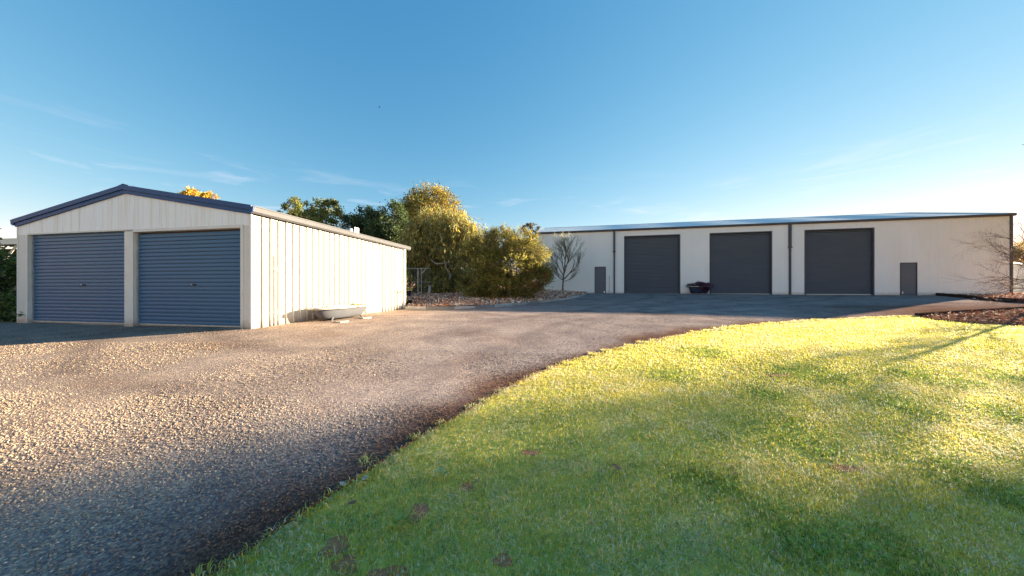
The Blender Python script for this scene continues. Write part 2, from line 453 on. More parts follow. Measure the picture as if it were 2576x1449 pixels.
M_GUTTER = MAT('shale_grey_gutter', (.115, .115, .13), .55, 0, col2=(.10, .10, .11), scale=3, spec=.1)
M_DARK = MAT('dark_metal', (.03, .03, .032), .6)  # even near-black finish for drum covers, lock plates, pot and bird
M_PVC = MAT('grey_conduit', (.55, .55, .54), .45)
M_CHROME = MAT('chrome', (.7, .7, .7), .25, 1.)
M_BRASS = MAT('old_brass', (.16, .12, .08), .5, .6)
M_WOOD = MAT('weathered_timber', (.17, .085, .055), .8, col2=(.09, .05, .04), scale=5, stretch=(.5, 6, 6), bump=.5, bscale=40)
M_SLEEPER = MAT('dark_sleeper', (.07, .045, .035), .95, col2=(.04, .03, .026), scale=5, bump=.5, bscale=30, spec=0)
M_CONC = MAT('kerb_concrete', (.40, .37, .33), .85, col2=(.30, .27, .25), scale=4, bump=.4, bscale=60)
M_RUST = MAT('rusty_steel', (.20, .065, .035), .8, .2, col2=(.12, .045, .03), scale=14, bump=.3)

# ------------------------------------------------------------------ the double garage
GR = thing('double_garage', 'cream double garage with two blue roller doors and a low blue edged gable', 'garage', (-5.4136, 6.3296, .65), R(-10.2))
W, LEN, WT = 6.98, 6.10, 2.37           # width (x from -W to 0), length (y), wall height
APX, APZ, EZ = -3.45, 3.17, 2.545       # ridge and eave of the roof line
def roofz(x): return EZ + (APZ - EZ) * (1 - abs(x - APX) / 3.5)
# hidden backing shell that the sheets are fixed to
sh = MB()
sh.box(-.06, -.028, .03, LEN - .03, -.3, WT + .02)                       # right
sh.box(-W + .02, -W + .05, .03, LEN - .03, -.3, WT + .02)                # left
sh.prism([(-W + .05, -.3), (-.06, -.3), (-.06, WT), (APX, 2.9), (-W + .05, WT)], 1, LEN - .06, LEN - .02)
sh.prism([(-W + .05, 2.2), (-.06, 2.2), (-.06, WT), (APX, 2.95), (-W + .05, WT)], 1, .022, .05)
sh.build('wall_frame', M_BACK, GR)
lw = MB(); lw.box(-W, -W + .02, .0, LEN, -.3, WT + .03); lw.build('side_wall', M_CREAM, GR)
bw = MB(); bw.prism([(-W + .02, -.3), (-.03, -.3), (-.03, WT + .03), (APX, 2.98), (-W + .02, WT + .03)], 1, LEN - .018, LEN); bw.build('rear_wall', M_CREAM, GR)
fl = MB(); fl.box(-W + .08, -.08, .1, LEN - .08, -.3, .012); fl.build('floor_slab', M_CONC, GR)
# side wall: each sheet a panel of its own, thin dark joints between them
edges = [.03, .213] + [.213 + .1893 * k for k in range(1, 31)]
edges = [e for e in edges if e < 5.93]
GAP = .014
for a, b in zip(edges[:-1], edges[1:]):
    z0 = -.3
    if a > 3.75 and b < 4.62: z0 = 2.146
    m = MB()
    # pan with a stiff upstand rib along its near edge
    m.prism([(-.026, a + .002), (.040, a + .002), (.040, a + .015), (.001, a + .032), (0, b - .001), (-.026, b - .001)][::-1] if a > .1 else
            [(-.026, a + .001), (0, a + .001), (0, b - .001), (-.026, b - .001)][::-1], 2, z0, WT + rnd.uniform(-.004, .004))
    m.build('wall_panel', M_CREAM, GR)
m = MB(); m.box(-.026, .0, edges[-1] + GAP / 2, LEN, -.3, WT); m.build('wall_panel', M_CREAM, GR)
# side door
dr = MB(); dr.box(-.024, -.004, 3.824, 4.562, -.02, 2.138); d = dr.build('side_door', M_CREAM_TRIM, GR, .002)
for y0, y1, z0, z1 in ((3.806, 3.822, -.02, 2.15), (4.563, 4.58, -.02, 2.15)):
    q = MB(); q.box(-.026, .016, y0, y1, z0, z1); q.build('door_jamb', M_CREAM_TRIM, d)
q = MB(); q.box(-.02, .02, 3.8225, 4.5625, 2.1395, 2.152); q.build('door_head', M_CREAM_TRIM, d)
h = MB(); h.tube([(0, 3.90, .93), (.05, 3.90, .93)], .012, 8); h.tube([(.05, 3.885, .93), (.05, 4.00, .925)], .010, 8); 
h.build('door_handle', M_BRASS, d)
# front wall: sheets above the doors and the corner strips
HEAD_L, HEAD_R = 2.16, 2.115
xs = [-.0001]
while xs[-1] > -W: xs.append(xs[-1] - .2433)
xs[-1] = -W
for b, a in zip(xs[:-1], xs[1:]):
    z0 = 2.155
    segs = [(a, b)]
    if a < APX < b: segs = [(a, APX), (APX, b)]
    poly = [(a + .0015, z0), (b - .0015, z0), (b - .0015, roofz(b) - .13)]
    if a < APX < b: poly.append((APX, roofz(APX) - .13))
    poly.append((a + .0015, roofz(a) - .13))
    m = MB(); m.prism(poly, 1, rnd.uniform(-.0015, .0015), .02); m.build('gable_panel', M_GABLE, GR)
for x0, x1, nm in ((-.26, -.0, 'corner_panel'), (-W, -6.66, 'corner_panel')):
    m = MB(); m.box(x0, x1, .0005, .021, -.3, 2.154); m.build(nm, M_CREAM, GR)
m = MB(); m.box(-3.468, -3.207, -.004, .12, -.3, 2.14); m.build('centre_post', M_CREAM_TRIM, GR, .004)
m = MB(); m.box(-6.66, -6.60, -.006, .12, -.3, 2.165); m.build('door_jamb', M_CREAM_TRIM, GR, .003)
m = MB(); m.box(-.262, -.19, -.012, .12, -.3, 2.16); m.build('door_jamb', M_CREAM_TRIM, GR, .003)
m = MB(); m.box(-3.2, -.19, -.011, .12, 2.112, 2.175); m.build('door_head', M_CREAM_TRIM, GR, .003)
m = MB(); m.box(-6.6, -3.2, -.006, .12, 2.157, 2.19); m.build('door_head', M_CREAM_TRIM, GR, .003)
# roller doors
SL = .0845
def slat_mesh(width):
    prof = []
    for t, dy in ((0, .082), (.03, .074), (.3, .070), (.7, .070), (.97, .074), (1, .082)):
        prof.append((dy, t * (SL - .016)))
    prof += [(.100, SL - .015), (.100, SL)]
    back = [(.108, SL), (.108, 0)]
    m = MB(); m.prism(prof + back, 0, 0, width)
    return m.mesh('slat', True, 40)
def roller(x0, x1, top, n, hx):
    d = thing('roller_door', None, None); d.parent = GR
    me = slat_mesh(x1 - x0 - .09)
    for k in range(n):
        link('slat', me, M_DOORBLUE, d, (x0 + .045, 0, .045 + k * SL))
    b = MB(); b.box(x0 + .045, x1 - .045, .07, .108, .012, .045); b.build('bottom_rail', M_CREAM_TRIM, d)
    b = MB(); b.box(x0 + .04, x1 - .04, .115, .45, top - .3, top + .22); b.build('drum_cover', M_DARK, d)
    for s in (x0, x1 - .05):
        b = MB(); b.box(s, s + .05, .055, .115, .0, top - .005); b.build('guide_track', M_GALV, d)
    hb = MB(); hb.box(hx - .085, hx + .085, .056, .075, .905, .94); hb.build('lock_plate', M_DARK, d, .003)
    hb = MB(); hb.tube([(hx - .03, .04, .922), (hx + .035, .04, .926)], .010, 8); hb.tube([(hx, .06, .922), (hx, .04, .922)], .014, 8); hb.build('door_handle', M_CHROME, d)
    return d
roller(-6.60, -3.468, 2.157, 25, -4.90)
roller(-3.207, -.262, 2.112, 24, -1.616)
# roof: two slopes of dark sheets with ribs, ridge cap, barges and gutters
def slope(side):
    e = .06 if side > 0 else -W - .06
    ez = roofz(e)
    ys = np.arange(-.02, 6.36, .2)
    for k in range(len(ys) - 1):
        y0, y1 = ys[k], ys[k + 1]
        m = MB()
        prof = [(y0, 0), (y0 + .015, .028), (y0 + .035, .028), (y0 + .05, .002), (y1, .002), (y1, -.004), (y0, -.006)]
        vs_ = [(APX, y, APZ - .01 + dz) for y, dz in prof] + [(e, y, ez - .01 + dz) for y, dz in prof]
        n = len(prof)
        m.add(vs_, [tuple(range(n)), tuple(range(n, 2 * n))[::-1]] + [(i, n + i, n + (i + 1) % n, (i + 1) % n) for i in range(n)])
        m.build('roof_sheet', M_DARKROOF, GR)
slope(1); slope(-1)
m = MB(); m.prism([(APX - .17, APZ - .018), (APX, APZ + .03), (APX + .17, APZ - .018), (APX + .17, APZ - .004), (APX, APZ + .045), (APX - .17, APZ - .004)], 1, -.04, 6.38); m.build('ridge_cap', M_BLUE, GR)
for s in (1, -1):
    e = .055 if s > 0 else -W - .055
    for (dz0, dz1, y0, y1, nm) in ((-.088, .016, -.055, .0, 'barge_cap'), (-.176, -.090, -.032, -.002, 'barge_board')):
        e2 = e if nm == 'barge_cap' else (0.002 if s > 0 else -W - .002)
        z = roofz(e2)
        poly = [(APX, APZ + dz0), (e2, z + dz0), (e2, z + dz1), (APX, APZ + dz1)]
        if s > 0: poly = poly[:]
        m = MB(); m.prism(poly, 1, y0, y1); m.build(nm, M_BLUE, GR, .003)
    # gutter: quad profile along the eave
    g0 = .004 if s > 0 else -W - .004
    prof = [(0, 2.50), (0, 2.405), (.045, 2.395), (.095, 2.43), (.105, 2.52), (.115, 2.53), (.115, 2.545), (.096, 2.542), (.092, 2.525), (.085, 2.44), (.045, 2.41), (.01, 2.415), (.01, 2.50)]
    m = MB(); m.prism([(g0 + s * x, z) for x, z in prof], 1, -.03, 6.38); m.build('gutter', M_GUTTER if s > 0 else M_BLUE, GR, 0, False)
    m = MB(); m.prism([(g0 + s * x, z) for x, z in [(0, 2.50), (0, 2.405), (.045, 2.395), (.095, 2.43), (.112, 2.545)]], 1, -.052, -.0302); m.build('gutter_stop', M_BLUE, GR)
    m = MB(); m.prism([(g0 + s * x, z) for x, z in [(0, 2.50), (0, 2.405), (.045, 2.395), (.095, 2.43), (.112, 2.54)]], 1, 6.3802, 6.39); m.build('gutter_stop', M_GUTTER if s > 0 else M_BLUE, GR)
# downpipe, corner trims, vent on the roof, conduit on the wall
m = MB(); m.box(.0, .075, 5.955, 6.05, -.08, 2.40); dp = m.build('downpipe', M_CREAM_TRIM, GR, .006)
for z in (.5, 1.9):
    m = MB(); m.box(-.002, .079, 5.948, 6.057, z, z + .03); m.build('pipe_strap', M_CREAM_TRIM, dp)
m = MB(); m.box(-.05, .004, LEN - .045, LEN + .004, -.3, WT); m.build('corner_trim', M_CREAM_TRIM, GR, .003)
m = MB(); m.box(-.05, .004, -.004, .028, -.3, WT + .01); m.build('corner_trim', M_CREAM_TRIM, GR, .003)
m = MB(); m.box(-W - .004, -W + .05, -.004, .028, -.3, WT + .01); m.build('corner_trim', M_CREAM_TRIM, GR, .003)
v = MB(); v.lathe([(.05, 0), (.05, .20)], (-.62, 3.97), 12); v.build('vent_pipe', M_GALV, GR, 0, True, 40, (0, 0, 2.62))
v = MB(); v.lathe([(.10, 0), (.115, .03), (.115, .15), (.10, .17)], (-.75, 3.86), 14); v.box(-.60, -.58, 3.9, 4.1, .02, .22); v.build('vent_cowl', M_GALV, GR, 0, True, 40, (0, 0, 2.68))
m = MB(); m.tube([(.03, .507, -.1), (.03, .507, 1.50), (.028, .507, 1.555), (-.005, .507, 1.58)], .019, 10); cd = m.build('conduit', M_PVC, GR, 0, True, 50)
for z in (.30, 1.25):
    m = MB(); m.box(.0, .055, .475, .54, z, z + .025); m.build('pipe_strap', M_PVC, cd)

# ------------------------------------------------------------------ the large shed
SX, SY, SA = 1.986, 24.572, -12.5514
SH = thing('farm_shed', 'long pale corrugated shed with three tall dark roller doors and silver roof', 'shed', (SX, SY, 1.0), R(SA))
M_SHED = MAT('pale_corrugated', (.92, .875, .82), .5, col2=(.87, .82, .765), scale=.8, stretch=(1, 1, .5), spec=.25, splash=.3)
M_SHEDDARK = MAT('dark_grey_trim', (.075, .072, .085), .45, col2=(.065, .062, .075), scale=2)
M_SHEDDOOR = MAT('dark_curtain', (.112, .128, .155), .45, col2=(.102, .118, .145), scale=1.2, stretch=(.5, 1, 1.5), spec=.15)
M_PDOOR = MAT('dark_door_leaf', (.115, .125, .15), .4, col2=(.10, .11, .135), scale=1)
M_ZINC = MAT('zincalume', (.78, .76, .75), .42, .15, col2=(.70, .69, .69), scale=1.5)
SL_, SD, SE = 28.74, 12.0, 4.92
RISE = 1.50
PITCH = .0762
def corr(x0, x1, z0, z1, y=0., amp=.008, flip=False):
    """corrugated sheet standing in the plane y, front face towards -y"""
    n = int(round((x1 - x0) / PITCH)); k = 6
    xs_ = np.linspace(x0, x1, n * k + 1)
    ys_ = y + amp * np.cos((xs_ / PITCH) * 2 * np.pi)
    V = np.r_[np.c_[xs_, ys_, np.full_like(xs_, z0)], np.c_[xs_, ys_, np.full_like(xs_, z1)]]
    N = len(xs_); i = np.arange(N - 1)
    F = np.c_[i, i + 1, N + i + 1, N + i]
    if flip: F = F[:, ::-1]
    return V, F
OPEN = [(4.519, 5.345, 2.14), (6.674, 10.553, 4.43), (12.477, 16.33, 4.43), (18.227, 22.038, 4.42), (23.376, 24.24, 2.12)]
parts, x = [], 0.
for a, b, t in OPEN:
    parts.append(corr(x, a, -.3, SE)); parts.append(corr(a, b, t, SE)); x = b
parts.append(corr(x, SL_, -.3, SE))
def joined(parts):
    V, F, o = [], [], 0
    for v_, f_ in parts: V.append(v_); F.append(f_ + o); o += len(v_)
    return np.concatenate(V), np.concatenate(F)
V, F = joined(parts)
link('front_wall', np_mesh('front_wall', V, F, smooth=True), M_SHED, SH)
# inner lining behind the front sheets, end walls and rear wall
m = MB()
x = .02
for a, b, t in OPEN:
    m.box(x, a, .03, .10, -.3, SE - .03); m.box(a, b, .03, .10, t, SE - .03); x = b
m.box(x, SL_ - .02, .03, .10, -.3, SE - .03)
m.build('wall_frame', M_BACK, SH)
for xx in (.005, SL_ - .035):
    m = MB(); m.prism([(.1, -.3), (SD, -.3), (SD, SE), (SD / 2, SE + RISE), (.1, SE + .02)], 0, xx, xx + .03); m.build('end_wall', M_SHED, SH)
m = MB(); m.box(0.04, SL_ - .04, SD, SD + .03, -.3, SE); m.build('rear_wall', M_SHED, SH)
# roof sheets
def roof_half(name, y0, z0, y1, z1):
    n = int(SL_ / PITCH); k = 4
    xs_ = np.linspace(-.04, SL_ + .04, n * k + 1)
    dz = .009 * np.cos(xs_ / PITCH * 2 * np.pi)
    V = np.r_[np.c_[xs_, np.full_like(xs_, y0), z0 + dz], np.c_[xs_, np.full_like(xs_, y1), z1 + dz]]
    N = len(xs_); i = np.arange(N - 1)
    return link(name, np_mesh(name, V, np.c_[i, i + 1, N + i + 1, N + i], smooth=True), M_ZINC, SH)
EAVEZ = SE + .05
roof_half('roof', -.10, EAVEZ, SD / 2, EAVEZ + RISE)
roof_half('roof', SD / 2, EAVEZ + RISE, SD + .1, EAVEZ)
m = MB(); m.prism([(SD / 2 - .2, EAVEZ + RISE - .035), (SD / 2, EAVEZ + RISE + .02), (SD / 2 + .2, EAVEZ + RISE - .035), (SD / 2, EAVEZ + RISE + .035)], 0, -.04, SL_ + .04); m.build('ridge_cap', M_ZINC, SH)
for xx in (-.06, SL_ + .03):
    m = MB(); m.add([(xx, -.12, EAVEZ - .14), (xx, -.12, EAVEZ + .025), (xx, SD / 2, EAVEZ + RISE + .03), (xx, SD + .12, EAVEZ + .025), (xx, SD + .12, EAVEZ - .14), (xx, SD / 2, EAVEZ + RISE - .13)] + [(xx + .03, y_, z_) for y_, z_ in ((-.12, EAVEZ - .14), (-.12, EAVEZ + .025), (SD / 2, EAVEZ + RISE + .03), (SD + .12, EAVEZ + .025), (SD + .12, EAVEZ - .14), (SD / 2, EAVEZ + RISE - .13))],
                    [(0, 1, 2, 5), (5, 2, 3, 4), (11, 8, 7, 6), (10, 9, 8, 11), (0, 6, 7, 1), (1, 7, 8, 2), (2, 8, 9, 3), (3, 9, 10, 4), (4, 10, 11, 5), (5, 11, 6, 0)]); m.build('barge_cap', M_SHEDDARK, SH)
m = MB(); m.prism([(-.012, SE - .09), (-.075, SE - .095), (-.13, SE - .06), (-.14, SE + .045), (-.125, SE + .045), (-.115, SE - .04), (-.07, SE - .075), (-.02, SE - .07), (-.02, SE + .02), (-.012, SE + .02)], 0, -.08, SL_ + .1); m.build('gutter', M_SHEDDARK, SH)
for xx in (-.035, SL_ - .09):
    m = MB(); m.box(xx, xx + (.05 if xx < 0 else .125), -.035, .06, -.3, SE - .08); m.build('corner_trim', M_SHEDDARK, SH, .004)
# downpipes
for xx in (5.956, 17.357):
    m = MB(); m.box(xx - .07, xx + .07, -.125, -.012, 3.28, SE - .08); dp = m.build('downpipe', M_SHEDDARK, SH, .01)
    m = MB(); m.box(xx - .055, xx + .055, -.105, -.012, -.1, 3.24); m.build('lower_pipe', M_SHEDDARK, dp, .01)
    m = MB(); m.box(xx - .105, xx + .105, -.14, -.011, 3.22, 3.30); m.box(xx - .06, xx + .06, -.12, -.011, 3.02, 3.07); m.build('pipe_joint', M_SHEDDARK, dp, .006)
# roller doors
def shed_door(x0, x1, top):
    d = thing('roller_door', None, None); d.parent = SH
    n = int(round((top - .14) / .104)); pts = []
    z = .1
    prof = []
    for k in range(n):
        for t, dy in ((.0, .0), (.22, -.002), (.32, -.045), (.80, -.045), (.90, -.002)):
            prof.append((.15 + dy, .1 + (k + t) * (top - .12) / n))
    P = np.array(prof)
    N = len(P)
    V = np.r_[np.c_[np.full(N, x0 + .07), P], np.c_[np.full(N, x1 - .07), P]]
    i = np.arange(N - 1)
    link('curtain', np_mesh('curtain', V, np.c_[i, N + i, N + i + 1, i + 1]), M_SHEDDOOR, d)
    b = MB(); b.box(x0 + .07, x1 - .07, .11, .17, .02, .10); b.build('bottom_rail', M_CREAM_TRIM, d)
    b = MB(); b.box(x0 + .0, x1 - .0, .20, .22, -.1, top + .1); b.build('door_backing', M_DARK, d)
    b = MB(); b.box(x0 + .05, x1 - .05, .14, .19, top - .13, top); b.build('drum_cover', M_DARK, d)
    for s in (x0 - .005, x1 - .075):
        b = MB(); b.box(s, s + .08, -.025, .20, -.2, top); b.build('door_jamb', M_SHEDDARK, d, .004)
    b = MB(); b.box(x0 - .005, x1 + .005, -.027, .20, top + .001, top + .075); b.build('door_head', M_SHEDDARK, d, .004)
    return d
for a, b, t in OPEN[1:4]: shed_door(a, b, t - .07)
# pedestrian doors
for (a, b, t), hx in ((OPEN[0], 5.23), (OPEN[4], 23.50)):
    m = MB(); m.box(a + .045, b - .045, .012, .05, .01, t - .05); d = m.build('pedestrian_door', M_PDOOR, SH, .003)
    for s in (a - .003, b - .045):
        q = MB(); q.box(s, s + .048, -.022, .06, -.2, t); q.build('door_jamb', M_SHEDDARK, d, .003)
    q = MB(); q.box(a + .045, b - .045, -.022, .06, t - .05, t); q.build('door_head', M_SHEDDARK, d)
    q = MB(); q.tube([(hx, .012, 1.0), (hx, -.045, 1.0)], .022, 8); q.tube([(hx, -.045, 1.0), (hx + (.09 if hx > 20 else -.09), -.045, 1.0)], .014, 8); q.build('door_handle', M_CHROME, d)
    q = MB(); q.box(hx - .025, hx + .025, -.01, .012, .12, .27); q.build('bolt_plate', M_CHROME, d)
m = MB(); m.tube([(5.607, -.04, -.1), (5.607, -.04, 1.28)], .022, 8); m.tube([(5.607, -.04, 1.26), (5.607, -.035, 1.38), (5.607, -.008, 1.42)], .03, 8); m.tube([(5.607, -.04, .18), (5.607, -.04, .30)], .03, 8); m.build('conduit', M_PVC, SH, 0, True, 40)

# ------------------------------------------------------------------ old baths used as planters
def bath(name, label, loc, rz, L, Wd, Hh, m_body, m_rim, flip=1, foot=True):
    t = thing(name, label, 'planter', loc, rz)
    def ring(z, hl, hw, dx=0, n=40, ex=3.0):
        out = []
        for k in range(n):
            a = 2 * math.pi * k / n
            c, s = math.cos(a), math.sin(a)
            e = ex if c * flip > 0 else 2.2
            out.append((dx + hl * math.copysign(abs(c) ** (2 / e), c), hw * math.copysign(abs(s) ** (2 / e), s), z))
        return out
    hl, hw = L / 2 - .09, Wd / 2 - .06
    b = MB()
    b.loft([ring(.05, hl * .60, hw * .50), ring(.055, hl * .74, hw * .66, -.02 * flip), ring(.12, hl * .82, hw * .78, -.02 * flip), ring(Hh * .6, hl * .92, hw * .9, -.01 * flip), ring(Hh - .02, hl, hw)], True, False)
    b.build('tub', m_body, t, 0, True, 60)
    r = MB()
    r.loft([ring(Hh - .035, hl, hw), ring(Hh - .045, hl + .08, hw + .055), ring(Hh - .02, hl + .09, hw + .06), ring(Hh, hl + .08, hw + .05), ring(Hh, hl - .005, hw - .01), ring(Hh - .07, hl - .02, hw - .02)], False, False)
    r.build('rim', m_rim, t, 0, True, 50)
    s = MB(); s.loft([ring(Hh - .066, hl - .015, hw - .015)], True, True) if False else None
    s2 = MB(); rg = ring(Hh - .045, hl - .012, hw - .012); s2.add([(0, 0, Hh - .02)] + rg, [(0, 1 + k, 1 + (k + 1) % len(rg)) for k in range(len(rg))]); s2.build('soil', M_MULCH, t)
    if foot:
        for sx in (-1, 1):
            for sy in (-1, 1):
                f = MB(); f.tube([(sx * hl * .55, sy * hw * .5, .09), (sx * hl * .60, sy * hw * .56, .04), (sx * hl * .64, sy * hw * .6, -.02)], [.035, .025, .03], 7); f.build('foot', m_body, t)
    return t
M_ENAMEL = MAT('worn_enamel', (.11, .115, .135), .5, col2=(.09, .085, .085), scale=5, lo=.55, hi=.85, spec=.25)
M_RIMW = MAT('chipped_rim', (.42, .40, .37), .5, col2=(.24, .09, .05), scale=3.2, lo=.56, hi=.64)
M_NAVY = MAT('navy_enamel', (.022, .035, .085), .35, col2=(.03, .035, .065), scale=4)
M_RIMC = MAT('cream_rim', (.55, .45, .33), .5, col2=(.3, .2, .13), scale=4)
us = np.array([.17708, .98420]); un = np.array([.98420, -.17708]); G0 = np.array([-5.4136, 6.3296])
tb = G0 + us * 2.02 + un * .46
BATH1 = bath('bath_planter', 'old white enamel bath with rusty rim standing against the cream garage wall', (tb[0], tb[1], G(*tb) - .01), R(-10.2 + 90 - 1.5), 1.98, .78, .355, M_ENAMEL, M_RIMW, 1)
su = np.array([math.cos(R(SA)), math.sin(R(SA))]); sn = np.array([su[1], -su[0]])
def shed_pt(s, out, z=None):
    p = np.array([SX, SY]) + su * s + sn * out
    return (p[0], p[1], G(*p) if z is None else z)
BATH2 = bath('bath_planter', 'navy blue bath full of purple foliage between two shed roller doors', shed_pt(11.62, .55), R(SA), 1.55, .76, .56, M_NAVY, M_RIMC, 1)

# ------------------------------------------------------------------ leaves: many small faces with their own tint
def unit(a): return a / np.maximum(np.linalg.norm(a, axis=1, keepdims=True), 1e-9)
def leaf_quads(P, D, S, ln, wd, tint, fold=.0):
    """diamond leaves: P base points, D directions, S side vectors (unit), ln and wd arrays"""
    n = len(P)
    ln = np.broadcast_to(np.asarray(ln, float), (n,))[:, None]; wd = np.broadcast_to(np.asarray(wd, float), (n,))[:, None]
    S = unit(S - D * (S * D).sum(1, keepdims=True)); N = np.cross(D, S)
    V = np.empty((n, 4, 3))
    V[:, 0] = P; V[:, 1] = P + D * ln * .45 + S * wd * .5 + N * wd * fold
    V[:, 2] = P + D * ln; V[:, 3] = P + D * ln * .45 - S * wd * .5 + N * wd * fold
    F = np.arange(n * 4).reshape(n, 4)
    return V.reshape(-1, 3), F, np.repeat(tint, 4, axis=0)

def clump_points(clumps, n, sub, sig, r_, shell=.45):
    """clumps: (x,y,z,rx,ry,rz); points gathered round sub-centres lying mostly near the surface"""
    w = np.array([c[3] * c[4] * c[5] for c in clumps]) ** (2 / 3); w /= w.sum()
    P, O, I = [], [], []
    cid = 0
    for c, ww in zip(clumps, w):
        ns = max(3, int(sub * ww)); k = max(1, int(n * ww / ns))
        d = unit(r_.normal(size=(ns, 3))); rr = shell + (1 - shell) * r_.random((ns, 1)) ** .6
        C = d * rr
        R3 = np.array(c[3:6])
        for q in C:
            kk = max(1, int(k * r_.uniform(.55, 1.45)))
            p = q + r_.normal(size=(kk, 3)) * sig * r_.uniform(.7, 1.3)
            P.append(np.array(c[:3]) + p * R3); O.append(unit(p / R3 + 1e-6)); I.append(np.full(kk, cid)); cid += 1
    return np.concatenate(P), np.concatenate(O), np.concatenate(I)

LEAFGAIN = 2.1
def tints(n, ids, cols, wts, r_, var=.26, sub=.30):
    cols = np.array(cols); k = r_.choice(len(cols), n, p=np.array(wts) / sum(wts))
    t = cols[k] * LEAFGAIN * (1 + r_.normal(size=(n, 1)) * var)
    if ids is not None:
        g = 1 + r_.normal(size=(ids.max() + 1, 1)) * sub
        t = t * g[ids]
    return np.clip(t, .004, .9)

M_LEAF = TINT('leaf', .55, .45, .25)
M_GRASS = TINT('grass_blade', .55, .55, .25)
M_STONE = TINT('loose_stone', .85, 0, 0)
M_BARK = MAT('bark', (.13, .085, .06), .85, col2=(.07, .045, .035), scale=8, stretch=(4, 4, .8), bump=.6, bscale=30)
M_GUMBARK = MAT('pale_gum_bark', (.42, .36, .29), .7, col2=(.24, .16, .11), scale=5, stretch=(3, 3, .7), bump=.3, bscale=20)
M_REDBARK = MAT('reddish_bark', (.16, .06, .04), .85, col2=(.09, .035, .03), scale=6, stretch=(4, 4, .8), bump=.6, bscale=30)
M_TWIG = MAT('twig', (.085, .06, .05), .8, col2=(.13, .09, .07), scale=8)

def limb(mb, p, d, ln, r, r_, depth, bend=.25, droop=0., kids=(2, 3), spread=.6, tips=None, sides=5, shrink=.62, lenshr=.68, segs=4):
    pts, rad = [Vector(p)], [r]
    d = Vector(d).normalized()
    for k in range(segs):
        d = (d + Vector((r_.uniform(-1, 1), r_.uniform(-1, 1), r_.uniform(-1, 1))) * bend / segs * 1.6 + Vector((0, 0, -droop / segs))).normalized()
        pts.append(pts[-1] + d * ln / segs); rad.append(r * (1 - (1 - shrink) * (k + 1) / segs))
    mb.tube(pts, rad, sides if depth > 1 else 4, cap=False)
    if tips is not None: tips.append((pts[-1].copy(), d.copy(), depth))
    if depth <= 0: return
    for _ in range(r_.randint(*kids)):
        k = r_.randint(max(1, segs // 2), segs)
        q = Vector((r_.gauss(0, 1), r_.gauss(0, 1), r_.gauss(0, 1))); q = (q - d * q.dot(d)).normalized()
        nd = (d + q * spread * r_.uniform(.6, 1.3)).normalized()
        limb(mb, pts[k], nd, ln * lenshr * r_.uniform(.75, 1.2), rad[k] * .72, r_, depth - 1, bend, droop, kids, spread, tips, sides, shrink, lenshr, segs)

